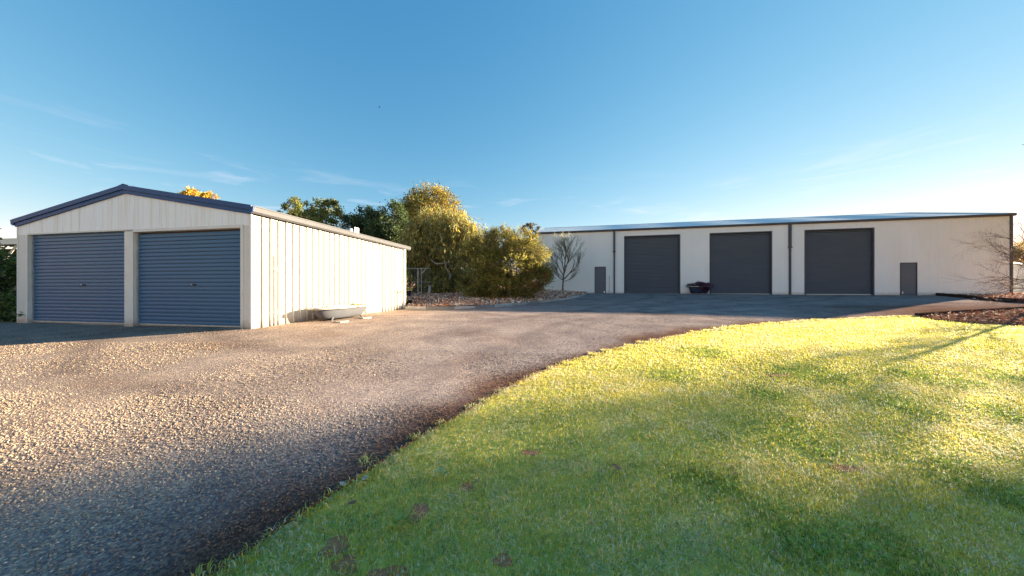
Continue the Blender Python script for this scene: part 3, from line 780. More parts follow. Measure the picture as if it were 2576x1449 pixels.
def leafy_tree(name, label, cat, base, trunk_h, trunk_r, clumps, n, sub, sig, size, cols, wts, bark=None, seed=1, group=None, droop=0, shell=.45, kind_leaf='broad', lean=(0, 0), stems=1, aspect=.5, keep=None):
    r_ = np.random.default_rng(seed); pr = random.Random(seed)
    t = thing(name, label, cat, base, 0, group)
    tips = []
    bz = [c[2] for c in clumps]
    for s in range(stems):
        mb = MB()
        a = 2 * math.pi * s / max(1, stems)
        top = Vector((lean[0] + (.35 * math.cos(a) if stems > 1 else 0), lean[1] + (.35 * math.sin(a) if stems > 1 else 0), trunk_h))
        pts = [Vector((.12 * trunk_r * math.cos(a), .12 * trunk_r * math.sin(a), -.25))] + [top * (k / 5) + Vector((pr.uniform(-1, 1), pr.uniform(-1, 1), 0)) * trunk_r * .5 for k in range(1, 6)]
        mb.tube(pts, [trunk_r * 1.25] + [trunk_r * (1 - .09 * k) for k in range(1, 6)], 9, cap=False)
        mb.build('trunk', bark or M_BARK, t, 0, True)
        # limbs reach into each clump
        lb = MB()
        for c in clumps:
            if stems > 1 and pr.random() < .5: continue
            p0 = pts[-1 - pr.randint(0, 2)]; p1 = Vector(c[:3])
            mid = (p0 + p1) / 2 + Vector((pr.uniform(-.2, .2), pr.uniform(-.2, .2), pr.uniform(0, .3))) * c[3]
            lb.tube([p0, mid, p1], [trunk_r * .5, trunk_r * .33, trunk_r * .15], 6, cap=False)
            for _ in range(7):
                e = p1 + Vector((pr.gauss(0, .5) * c[3], pr.gauss(0, .5) * c[4], pr.gauss(.1, .45) * c[5]))
                st = mid.lerp(p1, pr.random())
                lb.tube([st, st.lerp(e, .5) + Vector((0, 0, .06 * c[5])), e], [trunk_r * .16, trunk_r * .1, trunk_r * .04], 4, cap=False)
        lb.build('branch', bark or M_BARK, t, 0, True)
    P, O, I = clump_points(clumps, n, sub, sig, r_, shell)
    if keep is not None:
        q = keep(P + np.array(base)); P, O, I = P[q], O[q], I[q]
    m = len(P)
    if kind_leaf == 'strand':            # long leaves hanging in tassels
        k = 5
        P = np.repeat(P, k, 0); I = np.repeat(I, k); O = np.repeat(O, k, 0)
        off = np.tile(np.arange(k), m)[:, None] * size * .62
        jit = r_.normal(size=(m * k, 3)) * size * .22
        dirm = unit(np.repeat(unit(r_.normal(size=(m, 3)) * .30 + np.array([0, 0, -1])), k, 0))
        P = P + dirm * off + jit
        D = unit(dirm + r_.normal(size=(m * k, 3)) * .28 + O * .15)
        S = unit(r_.normal(size=(m * k, 3)))
        ln = size * r_.uniform(.7, 1.5, m * k); wd = ln * aspect
    elif kind_leaf == 'shoot':           # needles set round upright feathery shoots
        k = 9
        sd = unit(O * 1.0 + np.array([0, 0, .55]) + r_.normal(size=(m, 3)) * .35)
        P = np.repeat(P, k, 0); I = np.repeat(I, k); sd = np.repeat(sd, k, 0)
        P = P + sd * (np.tile(np.arange(k), m)[:, None] * size * .28)
        D = unit(sd * .75 + unit(r_.normal(size=(m * k, 3))) * .8)
        S = unit(r_.normal(size=(m * k, 3)))
        ln = size * r_.uniform(.6, 1.2, m * k); wd = ln * aspect
    else:
        D = unit(O * .5 + r_.normal(size=(m, 3)) + np.array([0, 0, -.25 - droop]))
        S = unit(r_.normal(size=(m, 3)))
        ln = size * r_.uniform(.6, 1.4, m); wd = ln * aspect
    T = tints(len(P), I, cols, wts, r_)
    V, F, C = leaf_quads(P, D, S, ln, wd, T)
    link('crown', np_mesh('crown', V, F, C), M_LEAF, t)
    return t

def px(x, y, Y):      # place of a photograph point (2576 wide) at distance Y, used to lay the trees out on their plots
    return ((x - 1288) / 767 * Y, Y, 1.5 + (724.5 - y) / 767 * Y)
def clumps_at(base, Y, lst, depth=1.0):
    out = []
    for (x, y, rx, ry) in lst:
        p = px(x, y, Y); k = Y / 767
        out.append((p[0] - base[0], rnd.uniform(-.35, .35) * rx * k * depth, p[2] - base[2], rx * k, .5 * (rx + ry) * k * depth, ry * k))
    return out
def at(x, Y):
    X = (x - 1288) / 767 * Y
    return (X, Y, G(X, Y))

# weeping gum beside the fence
b = at(1116, 20.4); b = (b[0], b[1], b[2] + .1)
leafy_tree('weeping_gum_tree', 'weeping gum tree with long hanging grey green leaves beside the wire fence', 'tree', b, 3.4, .17,
           clumps_at(b, 20.4, [(1100, 555, 62, 42), (1150, 572, 48, 40), (1060, 590, 45, 42), (1185, 608, 36, 42), (1110, 610, 70, 40), (1045, 632, 44, 34), (1165, 645, 50, 42), (1070, 672, 42, 34), (1120, 690, 40, 26), (1015, 612, 26, 22), (1150, 700, 26, 24), (1058, 700, 24, 18), (1082, 708, 28, 20), (1130, 715, 26, 20), (1025, 655, 20, 22), (1056, 722, 11, 16), (1134, 730, 24, 16), (1160, 736, 18, 13), (1090, 712, 18, 12)]),
           13500, 600, .18, .23, [(.17, .155, .05), (.25, .195, .05), (.11, .125, .06), (.28, .20, .045), (.17, .075, .045)], [4, 3, 4, 1.5, .7], M_REDBARK, 21, None, 0, .5, 'strand', aspect=.19)
# pale gnarled dead limbs showing at its waist
gl = COL.objects['weeping_gum_tree']
pr = random.Random(4)
for (x0, y0, x1, y1) in ((1098, 664, 1140, 658), (1098, 664, 1082, 650), (1118, 655, 1132, 690), (1060, 690, 1082, 665), (1112, 612, 1106, 588), (1134, 690, 1128, 705)):
    a = Vector(px(x0, y0, 19.2)) - Vector(b); c = Vector(px(x1, y1, 19.0)) - Vector(b)
    mid = a.lerp(c, .5) + Vector((pr.uniform(-.1, .1), 0, pr.uniform(-.06, .12)))
    m = MB(); m.tube([a, mid, c], [.05, .036, .016], 6, cap=False)
    m.build('dead_branch', M_GUMBARK, gl, 0, True)

# tall yellow tipped tree behind it
b = at(1070, 27)
leafy_tree('tall_gum_tree', 'tall tree with golden sunlit top rising behind the weeping gum', 'tree', b, 5.0, .2,
           clumps_at(b, 27, [(1082, 500, 44, 34), (1050, 525, 40, 36), (1120, 522, 38, 36), (1070, 560, 62, 44), (1018, 555, 34, 36), (1140, 570, 36, 44), (1060, 620, 70, 50)]),
           42000, 420, .17, .15, [(.26, .175, .03), (.16, .13, .035), (.075, .085, .03)], [3, 3, 3], None, 22, None)
# dense dark trees behind the garage
for x, Y, lst, sd, lab in ((895, 24, [(895, 575, 38, 36), (880, 610, 34, 40), (925, 560, 30, 34), (905, 640, 50, 40)], 23, 'dark green tree directly above the garage roof vent'),
                           (975, 23, [(960, 560, 30, 36), (990, 545, 26, 32), (975, 600, 46, 46), (1010, 590, 26, 40), (940, 605, 30, 36), (980, 650, 56, 40)], 24, 'dark dense tree between the roof vent and the weeping gum')):
    b = at(x, Y)
    leafy_tree('dark_tree', lab, 'tree', b, 3.5, .17, clumps_at(b, Y, lst), 20000, 190, .18, .16, [(.035, .055, .025), (.05, .07, .03), (.10, .10, .03)], [5, 4, 1], None, sd, 'dark trees behind the garage')
# lighter trees over the garage roof
for x, Y, lst, sd, lab in ((738, 26, [(738, 525, 22, 24), (720, 545, 26, 20), (755, 555, 34, 24), (690, 545, 22, 10), (735, 585, 60, 30)], 25, 'small pointed green tree left of the airy one above the garage gutter'),
                           (812, 25, [(800, 525, 28, 22), (828, 528, 26, 22), (782, 545, 24, 20), (845, 545, 18, 18), (815, 562, 36, 26), (810, 600, 50, 30)], 26, 'airy green tree with a pale trunk above the garage gutter')):
    b = at(x, Y)
    leafy_tree('green_tree', lab, 'tree', b, 4.6, .13, clumps_at(b, Y, lst), 10000, 150, .16, .17, [(.075, .095, .03), (.12, .12, .035), (.19, .15, .04)], [4, 3, 1.3], M_GUMBARK, sd, 'green trees above the garage gutter')
# golden tops behind the garage ridge
for x, Y, lst, sd, lab in ((472, 30, [(478, 488, 14, 12), (462, 492, 12, 6), (476, 520, 22, 20)], 27, 'golden tree top next to the black vent behind the garage roof'),
                           (520, 31, [(512, 494, 9, 9), (528, 499, 12, 12), (518, 525, 20, 18)], 28, 'golden tree top right of its twin behind the garage roof')):
    b = at(x, Y)
    leafy_tree('golden_tree', lab, 'tree', b, 6.6, .12, clumps_at(b, Y, lst), 5000, 80, .2, .16, [(.34, .23, .03), (.32, .19, .04), (.20, .15, .04)], [4, 3, 1], None, sd, 'golden tree tops behind the garage')
# lone gum far beyond the shed
b = at(1338, 58)
leafy_tree('distant_gum', 'thin distant gum tree in silhouette beside the left end of the shed', 'tree', b, 9.0, .16,
           clumps_at(b, 58, [(1322, 572, 9, 6), (1337, 566, 10, 6), (1350, 578, 8, 6), (1330, 586, 9, 7), (1344, 592, 7, 6), (1338, 606, 11, 8), (1326, 612, 14, 12)], .8),
           1100, 60, .22, .42, [(.06, .05, .03), (.10, .07, .04)], [3, 1], None, 29)

# bottlebrush bush
b = at(1272, 16.3); b = (b[0], b[1], b[2] + .12)
BB = leafy_tree('bottlebrush_bush', 'broad olive bottlebrush bush with a few red flowers on the mulch bed', 'bush', b, 1.3, .06,
           clumps_at(b, 16.3, [(1215, 625, 44, 32), (1265, 612, 46, 30), (1315, 625, 44, 34), (1345, 655, 34, 34), (1225, 670, 52, 42), (1285, 670, 60, 44), (1340, 690, 36, 34), (1362, 700, 22, 24), (1210, 715, 44, 32), (1268, 722, 62, 32), (1190, 738, 32, 18), (1310, 732, 34, 26), (1240, 590, 12, 12), (1275, 585, 12, 12)]),
           11500, 700, .16, .125, [(.14, .12, .028), (.20, .16, .03), (.075, .08, .028), (.10, .06, .03)], [4, 2.5, 4, 1.5], M_BARK, 31, None, 0, .35, 'shoot', stems=4, aspect=.24)
M_RED = MAT('red_flower', (.42, .03, .02), .6, col2=(.3, .02, .02), scale=30)
pr = random.Random(9)
for k in range(16):
    xx, yy = pr.choice([(1372, 705), (1380, 695), (1365, 718), (1330, 735), (1340, 676), (1300, 740), (1350, 722)])
    p = Vector(px(xx + pr.uniform(-9, 9), yy + pr.uniform(-9, 9), 15.6 + pr.uniform(-.2, .2))) - Vector(b)
    f = MB()
    for j in range(12):
        a = pr.uniform(0, 6.283); d = Vector((math.cos(a), math.sin(a), pr.uniform(-.3, .3))); o = p + Vector((0, 0, (j - 6) * .009))
        f.tube([o, o + d * .06], [.008, .006], 3)
    f.build('flower', M_RED, BB)

# climbing hedge at the left of the garage
b = (-13.7, 8.0, G(-13.7, 8.0))
VN = leafy_tree('climbing_hedge', 'dark leafy climber hedge pressed against the left corner of the garage', 'hedge', b, 1.6, .05,
           [(.15, -.1, .55, .85, .5, .6), (.1, .0, 1.1, .8, .5, .6), (.35, -.05, 1.55, .65, .4, .35), (-.9, 0, .95, .9, .6, .9), (.85, -.3, .45, .22, .15, .3), (.95, -.25, .1, .35, .2, .12), (-.7, 0, .4, .9, .6, .5)],
           9500, 300, .2, .075, [(.035, .06, .018), (.06, .09, .02), (.12, .12, .03)], [5, 3, 1], None, 33, None, 0, .5, 'broad', stems=2, aspect=.75)
r_ = np.random.default_rng(5); pr = random.Random(5)
for pts, nl in ((((.95, -.25, .1), (1.2, -.42, .2), (1.45, -.46, .22), (1.75, -.47, .2)), 26), (((.7, -.2, 1.85), (1.0, -.44, 1.9), (1.25, -.46, 1.92)), 14), (((.7, -.2, 1.2), (1.0, -.42, 1.32), (1.12, -.45, 1.1)), 16), (((-.2, 0, 2.0), (-.3, -.05, 2.7), (-.52, -.05, 3.1), (-.55, -.05, 3.65)), 16), (((.7, -.2, .6), (1.02, -.42, .75), (1.08, -.45, .55)), 12), (((.3, 0, 2.0), (.4, -.2, 2.35), (.55, -.2, 2.45)), 10)):
    mb = MB(); mb.tube(pts, .006, 4); o = mb.build('tendril', M_TWIG, VN)
    Q = np.array(pts); t_ = np.sort(r_.random(nl)) * (len(Q) - 1) * .999; i = t_.astype(int); f = (t_ - i)[:, None]
    P = Q[i] * (1 - f) + Q[i + 1] * f + r_.normal(size=(nl, 3)) * .025
    V, F, C = leaf_quads(P, unit(r_.normal(size=(nl, 3))), unit(r_.normal(size=(nl, 3))), .07, .05, tints(nl, None, [(.05, .08, .02), (.08, .10, .03)], [1, 1], r_))
    link('leaf_spray', np_mesh('leaf_spray', V, F, C), M_LEAF, o)

# young tree in bud by the shed
def bare_tree(name, label, base, limbs, trunk, tr, seed, bud_cols, nbuds, depth=3, kids=(3, 4), spread=.42, droop=-.12, bark=None, lenshr=.62, budsize=.05, bend=.35):
    pr = random.Random(seed); r_ = np.random.default_rng(seed)
    t = thing(name, label, 'tree', base)
    mb = MB(); mb.tube(trunk, [tr * 1.35] + [tr * (1 - .1 * k) for k in range(1, len(trunk))], 8, cap=False); mb.build('trunk', bark or M_BARK, t, 0, True)
    tips = []
    for (p, d, ln, r) in limbs:
        mb = MB(); limb(mb, p, d, ln, r, pr, depth, bend, droop, kids, spread, tips, 5, .5, lenshr, 5)
        mb.build('branch', bark or M_TWIG, t, 0, True)
    if nbuds:
        T = [q for q in tips if q[2] <= 1]
        idx = r_.integers(0, len(T), nbuds)
        tp = np.array([tuple(T[i][0]) for i in idx]); td = np.array([tuple(T[i][1]) for i in idx])
        P = tp - td * r_.uniform(0, .35, (nbuds, 1)) + r_.normal(size=(nbuds, 3)) * .02
        V, F, C = leaf_quads(P, unit(td + r_.normal(size=(nbuds, 3)) * .7), unit(r_.normal(size=(nbuds, 3))), budsize * r_.uniform(.6, 1.3, nbuds), budsize * .5, tints(nbuds, None, bud_cols, [1] * len(bud_cols), r_, .15))
        o = link('blossom', np_mesh('blossom', V, F, C), M_LEAF, t); o['kind'] = 'stuff'
    return t
b = at(1415.6, 22.0); b = (b[0], b[1], b[2] + .08)
tk = [(0, 0, -.2), (.0, 0, .4), (.03, 0, .9), (.06, 0, 1.3), (.15, 0, 2.0), (.2, 0, 2.6)]
lm = [((.05, 0, .95), (-.9, .1, .55), .95, .028), ((.06, 0, 1.0), (.75, -.1, .7), 1.25, .034), ((.06, 0, 1.25), (-.5, .3, .9), 1.2, .028), ((.07, 0, 1.35), (.45, .2, 1.0), 1.35, .032), ((.1, 0, 1.6), (-.3, -.3, 1.0), 1.25, .028),
      ((.12, 0, 1.8), (.6, -.2, .85), 1.1, .025), ((.2, 0, 2.5), (.02, .05, 1), .95, .026), ((.18, 0, 2.3), (-.3, .1, 1), .9, .022), ((.04, 0, .85), (.9, .3, .22), .7, .018), ((.05, 0, 1.1), (-.8, -.3, .45), .8, .02), ((.2, 0, 2.45), (.35, .1, 1), .9, .022)]
lm = [(p_, d_, l_, r_0 * 1.35) for p_, d_, l_, r_0 in lm]
bare_tree('budding_tree', 'young leafless tree coming into pale bud in front of the shed wall', b, lm, tk, .06, 41, [(.30, .29, .2), (.24, .25, .15), (.34, .30, .22)], 4200, 3, (4, 5), .42, -.25, budsize=.055, lenshr=.66)
# bare spreading tree at the right edge
b = (15.75, 9.15, G(15.75, 9.15) + .05)
tk = [(0, 0, -.2), (-.02, 0, .35), (.0, 0, .8), (-.05, 0, 1.25), (-.12, -.05, 1.7), (-.2, -.05, 2.05)]
lm = [((-.05, 0, 1.15), (-.95, .1, .12), 1.1, .035), ((-.1, 0, 1.5), (-.85, -.25, .4), 1.05, .032), ((-.15, 0, 1.8), (-.85, .2, .55), 1.0, .03), ((-.2, 0, 2.0), (-.35, .1, .95), .9, .028), ((-.05, 0, 1.2), (.7, -.2, .5), 1.1, .035),
      ((-.02, 0, .9), (-.95, -.25, -.02), .95, .026), ((-.1, 0, 1.6), (.4, .3, .9), 1.1, .03), ((0, 0, .8), (-.8, .5, .1), .9, .022), ((-.05, 0, 1.0), (.6, .4, .5), 1.0, .028), ((-.12, 0, 1.7), (-.6, -.5, .6), .9, .026)]
lm = [((p[0], p[1], p[2] * .86), d_, l_ * .82, r_0 * .36) for p, d_, l_, r_0 in lm for _ in (0, 1, 2)]
tk = [(x_, y_, z_ * .86) for x_, y_, z_ in tk]
M_REDTWIG = MAT('reddish_twig', (.20, .11, .085), .8, col2=(.14, .08, .065), scale=8)
bare_tree('bare_fruit_tree', 'low spreading leafless tree at the end of the garden bed beyond the lawn', b, lm, tk, .05, 43, [(.20, .12, .09), (.25, .17, .12)], 300, 3, (3, 5), .6, .06, M_REDTWIG, budsize=.025, lenshr=.62, bend=.7)

# trees standing right of the view; their crowns shade the lawn
b = (28.9, 11.6, G(28.9, 11.6))
cl = []
for L, w, z, rr in ((31, .1, 8.3, 2.0), (32.8, 1.5, 8.55, 1.4), (31, -1.8, 8.2, 1.9), (31, 1.1, 6.9, 1.5), (31, -.8, 6.3, 1.8), (31.3, -3.2, 6.8, 2.0), (31, .3, 9.8, 1.6), (31.5, -4.8, 6.4, 1.6), (35.5, 2.3, 9.8, 1.0), (36.8, 2.1, 8.9, 1.15), (31.2, .0, 4.9, 1.1), (31.5, -2.6, 4.6, 1.7), (31.5, -4.6, 4.6, 1.6)):
    cl.append((.91 * L - .4147 * w - b[0], .4147 * L + .91 * w - b[1], z - b[2], rr, rr, rr * .9))
leafy_tree('shade_tree', 'big leafy tree beyond the right side of the lawn', 'tree', b, 4.2, .28, cl + 2 * [c for c in cl if c[2] + b[2] > 8.1], 24000, 2600, .36, .17, [(.07, .09, .03), (.11, .12, .04)], [1, 1], None, 51, shell=.1, keep=lambda Q: Q[:, 0] > 1.73 * Q[:, 1])
# far scrub behind the water tank
b = at(2600, 36)
leafy_tree('scrub_tree', 'sparse olive scrub tree behind the water tank right of the shed', 'tree', b, 3.0, .12,
           clumps_at(b, 36, [(2560, 650, 26, 26), (2590, 630, 34, 30), (2630, 660, 40, 34), (2580, 690, 40, 24), (2545, 680, 18, 20)]), 5000, 120, .22, .26, [(.20, .16, .06), (.14, .12, .05), (.24, .16, .09)], [2, 2, 1], None, 52)

# ------------------------------------------------------------------ kerb, edgings
kerb = bpy.data.objects.new('kerb', None); COL.objects.link(kerb); kerb['kind'] = 'structure'
K = np.array(KERB); dK = np.r_[0, np.cumsum(np.hypot(*np.diff(K, axis=0).T))]
def along(s): return np.array([np.interp(s, dK, K[:, 0]), np.interp(s, dK, K[:, 1])])
s = 0.
pr = random.Random(3)
KC = [MAT('kerb_concrete_%s' % n_, c, .85, col2=tuple(q * .75 for q in c), scale=4, bump=.4, bscale=60) for n_, c in (('grey', (.36, .33, .30)), ('pale', (.47, .44, .41)), ('dark', (.25, .23, .22)))]
while s < dK[-1] - .1:
    ln = pr.uniform(.8, 1.1)
    ss = np.linspace(s + .006, min(s + ln, dK[-1]) - .006, 4)
    rings = []
    h_ = pr.uniform(.098, .112)
    for q in ss:
        p = along(q); t_ = along(min(q + .05, dK[-1])) - along(max(q - .05, 0)); t_ /= np.linalg.norm(t_); nn = np.array([-t_[1], t_[0]])
        z = G(*p)
        rings.append([tuple(np.r_[p + nn * o, z + dz]) for o, dz in ((-.075, -.1), (-.07, h_ - .02), (-.055, h_), (.055, h_), (.07, h_ - .02), (.07, -.1))])
    m = MB(); m.loft(rings); m.build('kerb_block', pr.choice(KC), kerb)
    s += ln
def strip(name, line, w, z0, z1, mat, label, cat):
    m = MB(); rings = []
    L = [np.array(p) for p in line]
    for i, p in enumerate(L):
        t_ = L[min(i + 1, len(L) - 1)] - L[max(i - 1, 0)]; t_ /= np.linalg.norm(t_); nn = np.array([-t_[1], t_[0]]); z = G(*p)
        rings.append([tuple(np.r_[p + nn * o, z + dz]) for o, dz in ((-w, z0), (-w, z1), (w, z1), (w, z0))])
    m.loft(rings); o = m.build(name, mat); return tag(o, label, cat)
strip('lawn_edging', LAWN_EDGE, .0035, -.05, .022, M_RUST, 'thin rusty steel strip edging the lawn along the gravel', 'edging')
def sleepers(name, line, label, hgt):
    t = thing(name, label, 'edging', (line[0][0], line[0][1], 0))
    L = np.array(line); d = np.r_[0, np.cumsum(np.hypot(*np.diff(L, axis=0).T))]
    s = 0
    while s < d[-1] - .3:
        e = min(s + 2.2, d[-1])
        a = np.array([np.interp(s + .01, d, L[:, 0]), np.interp(s + .01, d, L[:, 1])]); c = np.array([np.interp(e - .01, d, L[:, 0]), np.interp(e - .01, d, L[:, 1])])
        tt = (c - a) / np.linalg.norm(c - a); nn = np.array([-tt[1], tt[0]])
        rings = [[tuple(np.r_[p + nn * o - L[0], G(*p) + dz + (0 if dz < 0 else rnd.uniform(-.006, .006))]) for o, dz in ((-.05, -.08), (-.05, hgt), (.05, hgt), (.05, -.08))] for p in (a, c)]
        m = MB(); m.loft(rings); m.build('sleeper', M_SLEEPER, t, .008)
        s = e
sleepers('timber_edging', EDGE_A, 'dark timber sleepers edging the garden bed nearest the lawn', .10)
sleepers('timber_edging', EDGE_B, 'dark timber sleepers edging the narrow bed along the shed', .16)

# ------------------------------------------------------------------ small things by the garage
# garden tap on its standpipe
p = G0 + us * 5.5 + un * .06
t = thing('garden_tap', 'twin tap on a thin standpipe by the garage downpipe', 'tap', (p[0], p[1], G(*p)), R(-10.2 + 90))
m = MB(); m.tube([(0, 0, -.1), (0, 0, .68)], .013, 8); m.build('standpipe', M_GALV, t, 0, True, 50)
m = MB(); m.tube([(-.09, 0, .68), (.20, 0, .68)], .016, 8); m.build('cross_pipe', M_BRASS, t, 0, True, 50)
for xx in (-.10, .16):
    m = MB(); m.tube([(xx, -.0, .68), (xx - .02, -.05, .68), (xx - .03, -.075, .63)], .016, 8); m.tube([(xx, -.01, .68), (xx, -.01, .735)], .011, 8); sp_ = m.build('spout', M_BRASS, t, 0, True, 50)
    m = MB(); m.tube([(xx - .04, -.01, .74), (xx + .04, -.01, .74)], .009, 6); m.build('tap_handle', M_BRASS, sp_)
# flat stones under the bath
M_FLAT = MAT('pale_stone', (.48, .44, .38), .8, col2=(.38, .34, .28), scale=6, bump=.3)
for s_, o_, rr, lab in ((1.35, 1.02, .17, 'flat pale stone on the gravel nearest the camera beside the white bath'), (2.25, 1.0, .18, 'flat pale stone on the gravel at the far end of the white bath')):
    p = G0 + us * s_ + un * o_
    pr = random.Random(int(s_ * 100)); n = 9
    rg = [(rr * pr.uniform(.75, 1.1) * math.cos(2 * math.pi * k / n), rr * .62 * pr.uniform(.8, 1.1) * math.sin(2 * math.pi * k / n)) for k in range(n)]
    m = MB(); m.loft([[(x * .96, y * .96, -.02) for x, y in rg], [(x, y, .02) for x, y in rg], [(x * .93, y * .93, .032) for x, y in rg]])
    tag(m.build('flat_stone', M_FLAT, None, 0, False, None, (p[0], p[1], G(*p)), R(50)), lab, 'stone', 'flat stones beside the bath')
# weeds in the white bath
def tuft(name, label, cat, loc, n, h, spread, cols, seed, wd=.006, group=None, broad=False):
    r_ = np.random.default_rng(seed)
    a = r_.uniform(0, 6.283, n); q = r_.random(n) ** .6
    P = np.c_[np.cos(a) * spread * q * .5, np.sin(a) * spread * q * .5, np.zeros(n)]
    D = unit(np.c_[np.cos(a) * q, np.sin(a) * q, np.full(n, .9 if not broad else .45)] + r_.normal(size=(n, 3)) * .25)
    ln = h * r_.uniform(.5, 1.15, n)
    V, F, C = leaf_quads(P, D, unit(np.cross(D, r_.normal(size=(n, 3)))), ln, wd, tints(n, None, cols, [1] * len(cols), r_))
    o = link(name, np_mesh(name, V, F, C), M_LEAF, None, loc)
    return tag(o, label, cat, group)
GC = [(.12, .13, .04), (.2, .17, .06), (.09, .11, .03)]
def on_bath(B, x, y, z):
    M_ = Matrix.Translation(B.location) @ Matrix.Rotation(B.rotation_euler.z, 4, 'Z')
    return tuple(M_ @ Vector((x, y, z)))
tuft('weed', 'tallest spiky grass tuft growing in the white bath', 'weed', on_bath(BATH1, .1, 0, .33), 60, .20, .3, GC, 61, .008)
tuft('weed', 'low brown weed at the near end of the white bath', 'weed', on_bath(BATH1, -.45, 0, .33), 40, .07, .25, [(.2, .1, .05), (.14, .1, .04)], 62, .02)
tuft('weed', 'small green and pink weed at the far end of the white bath', 'weed', on_bath(BATH1, .6, 0, .33), 44, .08, .3, [(.2, .13, .07), (.11, .13, .04)], 63, .02)
# purple foliage in the navy bath
r_ = np.random.default_rng(65)
P, O, I = clump_points([(-.45, 0, .62, .32, .24, .12), (-.1, 0, .66, .32, .26, .16), (.25, 0, .68, .34, .28, .18), (.6, 0, .62, .24, .22, .12), (.25, -.34, .45, .30, .12, .22), (.15, -.34, .58, .34, .14, .14)], 5200, 110, .25, r_, .4)
V, F, C = leaf_quads(P, unit(O + r_.normal(size=O.shape) * .8), unit(r_.normal(size=O.shape)), .06 * r_.uniform(.6, 1.4, len(P)), .03, tints(len(P), I, [(.07, .02, .05), (.05, .022, .07), (.13, .05, .03), (.045, .055, .025)], [4, 3, 2, 1.2], r_))
o = link('purple_plant', np_mesh('purple_plant', V, F, C), M_LEAF, None, BATH2.location, R(SA)); tag(o, 'dark purple trailing plant spilling over the navy bath', 'plant')

# ------------------------------------------------------------------ wire fence and what stands behind it
M_WIRE = MAT('fence_wire', (.13, .13, .13), .6, .3)
FA = np.array([-8.6, 19.0]); FB = np.array([-5.2, 19.48])
fd = (FB - FA) / np.linalg.norm(FB - FA); fl_ = np.linalg.norm(FB - FA)
FN = thing('wire_fence', 'chain wire fence on grey steel posts between the garage and the gum tree', 'fence', (FA[0], FA[1], G(*FA) + .1), math.atan2(fd[1], fd[0]))
FH = 1.8
for s_ in (0.6, 2.66, 2.86):
    m = MB(); m.tube([(s_, 0, -.3), (s_, 0, FH + .03)], .03 if s_ != 2.86 else .02, 8); m.build('post', M_GALV, FN, 0, True, 50)
for z in (FH, .95):
    m = MB(); m.tube([(0, 0, z), (fl_, 0, z)], .018, 6); m.build('rail', M_GALV, FN, 0, True, 50)
m = MB(); w_ = .085
k = -int(FH / w_)
nn = int(fl_ / w_)
for i in range(-int(FH / w_), nn + 1):
    for sgn in (1, -1):
        x0 = i * w_ if sgn > 0 else i * w_ + FH
        a0 = (x0, .004 * sgn, .03); a1 = (x0 + sgn * FH, .004 * sgn, FH - .01)
        # clip to fence length
        lo, hi = 0., 1.
        for bnd, sg in ((0., 1), (fl_, -1)):
            d0 = (a0[0] - bnd) * sg; d1 = (a1[0] - bnd) * sg
            if d0 < 0 and d1 < 0: lo, hi = 1, 0
            elif d0 < 0: lo = max(lo, d0 / (d0 - d1))
            elif d1 < 0: hi = min(hi, d0 / (d0 - d1))
        if hi - lo < .02: continue
        A = Vector(a0).lerp(Vector(a1), lo); B_ = Vector(a0).lerp(Vector(a1), hi)
        m.tube([A, B_], .0035, 3, cap=False)
m.build('chain_wire', M_WIRE, FN, kind='stuff')
# black pot with a young plant
p = at(1024, 17.2)
t = thing('plant_pot', 'black plastic pot just behind the far corner of the garage', 'pot', (p[0], p[1], p[2] + .12))
m = MB(); m.lathe([(.17, 0), (.22, .38), (.24, .385), (.24, .43), (.215, .43), (.20, .36)], (0, 0), 18, True, True); m.build('pot_body', M_DARK, t, 0, True, 40)
m = MB(); m.lathe([(.20, .37), (.01, .39)], (0, 0), 18, False, True); m.build('soil', M_MULCH, t)
leafy_tree('potted_plant', 'spindly yellow green plant growing in the black pot', 'plant', (p[0], p[1], p[2] + .5), .7, .012, [(.05, 0, .25, .2, .15, .15), (.0, 0, .65, .22, .2, .25), (.1, 0, 1.0, .18, .15, .2)], 500, 30, .3, .09, [(.16, .15, .03), (.10, .12, .03)], [1, 1], None, 71, aspect=.5)
# timber screen, tarpaulin and leaning board beyond the fence
p = at(1100, 21.8)
t = thing('timber_screen', 'low reddish timber board screen behind the wire fence', 'fence', (p[0], p[1], p[2]), R(2))
for k in range(7):
    m = MB(); m.box(-1.5, 1.6, rnd.uniform(-.004, .004), .03, .12 + k * .17, .27 + k * .17); m.build('board', M_WOOD, t, .004)
for xx in (-1.5, -.3, .45, 1.5):
    m = MB(); m.box(xx - .04, xx + .04, -.06, -.006, -.3, 1.5); m.build('post', M_SLEEPER, t)
M_TARP = MAT('teal_tarp', (.02, .075, .12), .55, col2=(.015, .05, .09), scale=3)
m = MB(); q = at(1102, 21.3); nx_ = 12
rows = []
for j in range(7):
    row = []
    for i in range(nx_ + 1):
        u_ = i / nx_; x_ = -.75 + 1.5 * u_
        low = 1.25 - .35 * math.sin(math.pi * u_)
        z_ = 2.15 - (2.15 - low) * j / 6
        row.append((x_, .06 * math.sin(7 * u_ + j * .4) + .1, z_))
    rows.append(row)
vv = [p_ for r0 in rows for p_ in r0]
m.add(vv, [(j * (nx_ + 1) + i, j * (nx_ + 1) + i + 1, (j + 1) * (nx_ + 1) + i + 1, (j + 1) * (nx_ + 1) + i) for j in range(6) for i in range(nx_)])
o = m.build('tarpaulin', M_TARP, None, 0, True, None, (q[0], q[1], q[2])); sm = o.modifiers.new('thick', 'SOLIDIFY'); sm.thickness = .01
tag(o, 'teal tarpaulin hanging above the timber screen under the gum', 'tarpaulin')
q = at(1079, 19.6)
m = MB(); m.box(-.09, .09, -.01, .015, -.05, .62); o = m.build('leaning_board', M_PVC, None, .004, False, None, (q[0], q[1], q[2] + .15)); o.rotation_euler = (R(-8), R(4), 0)
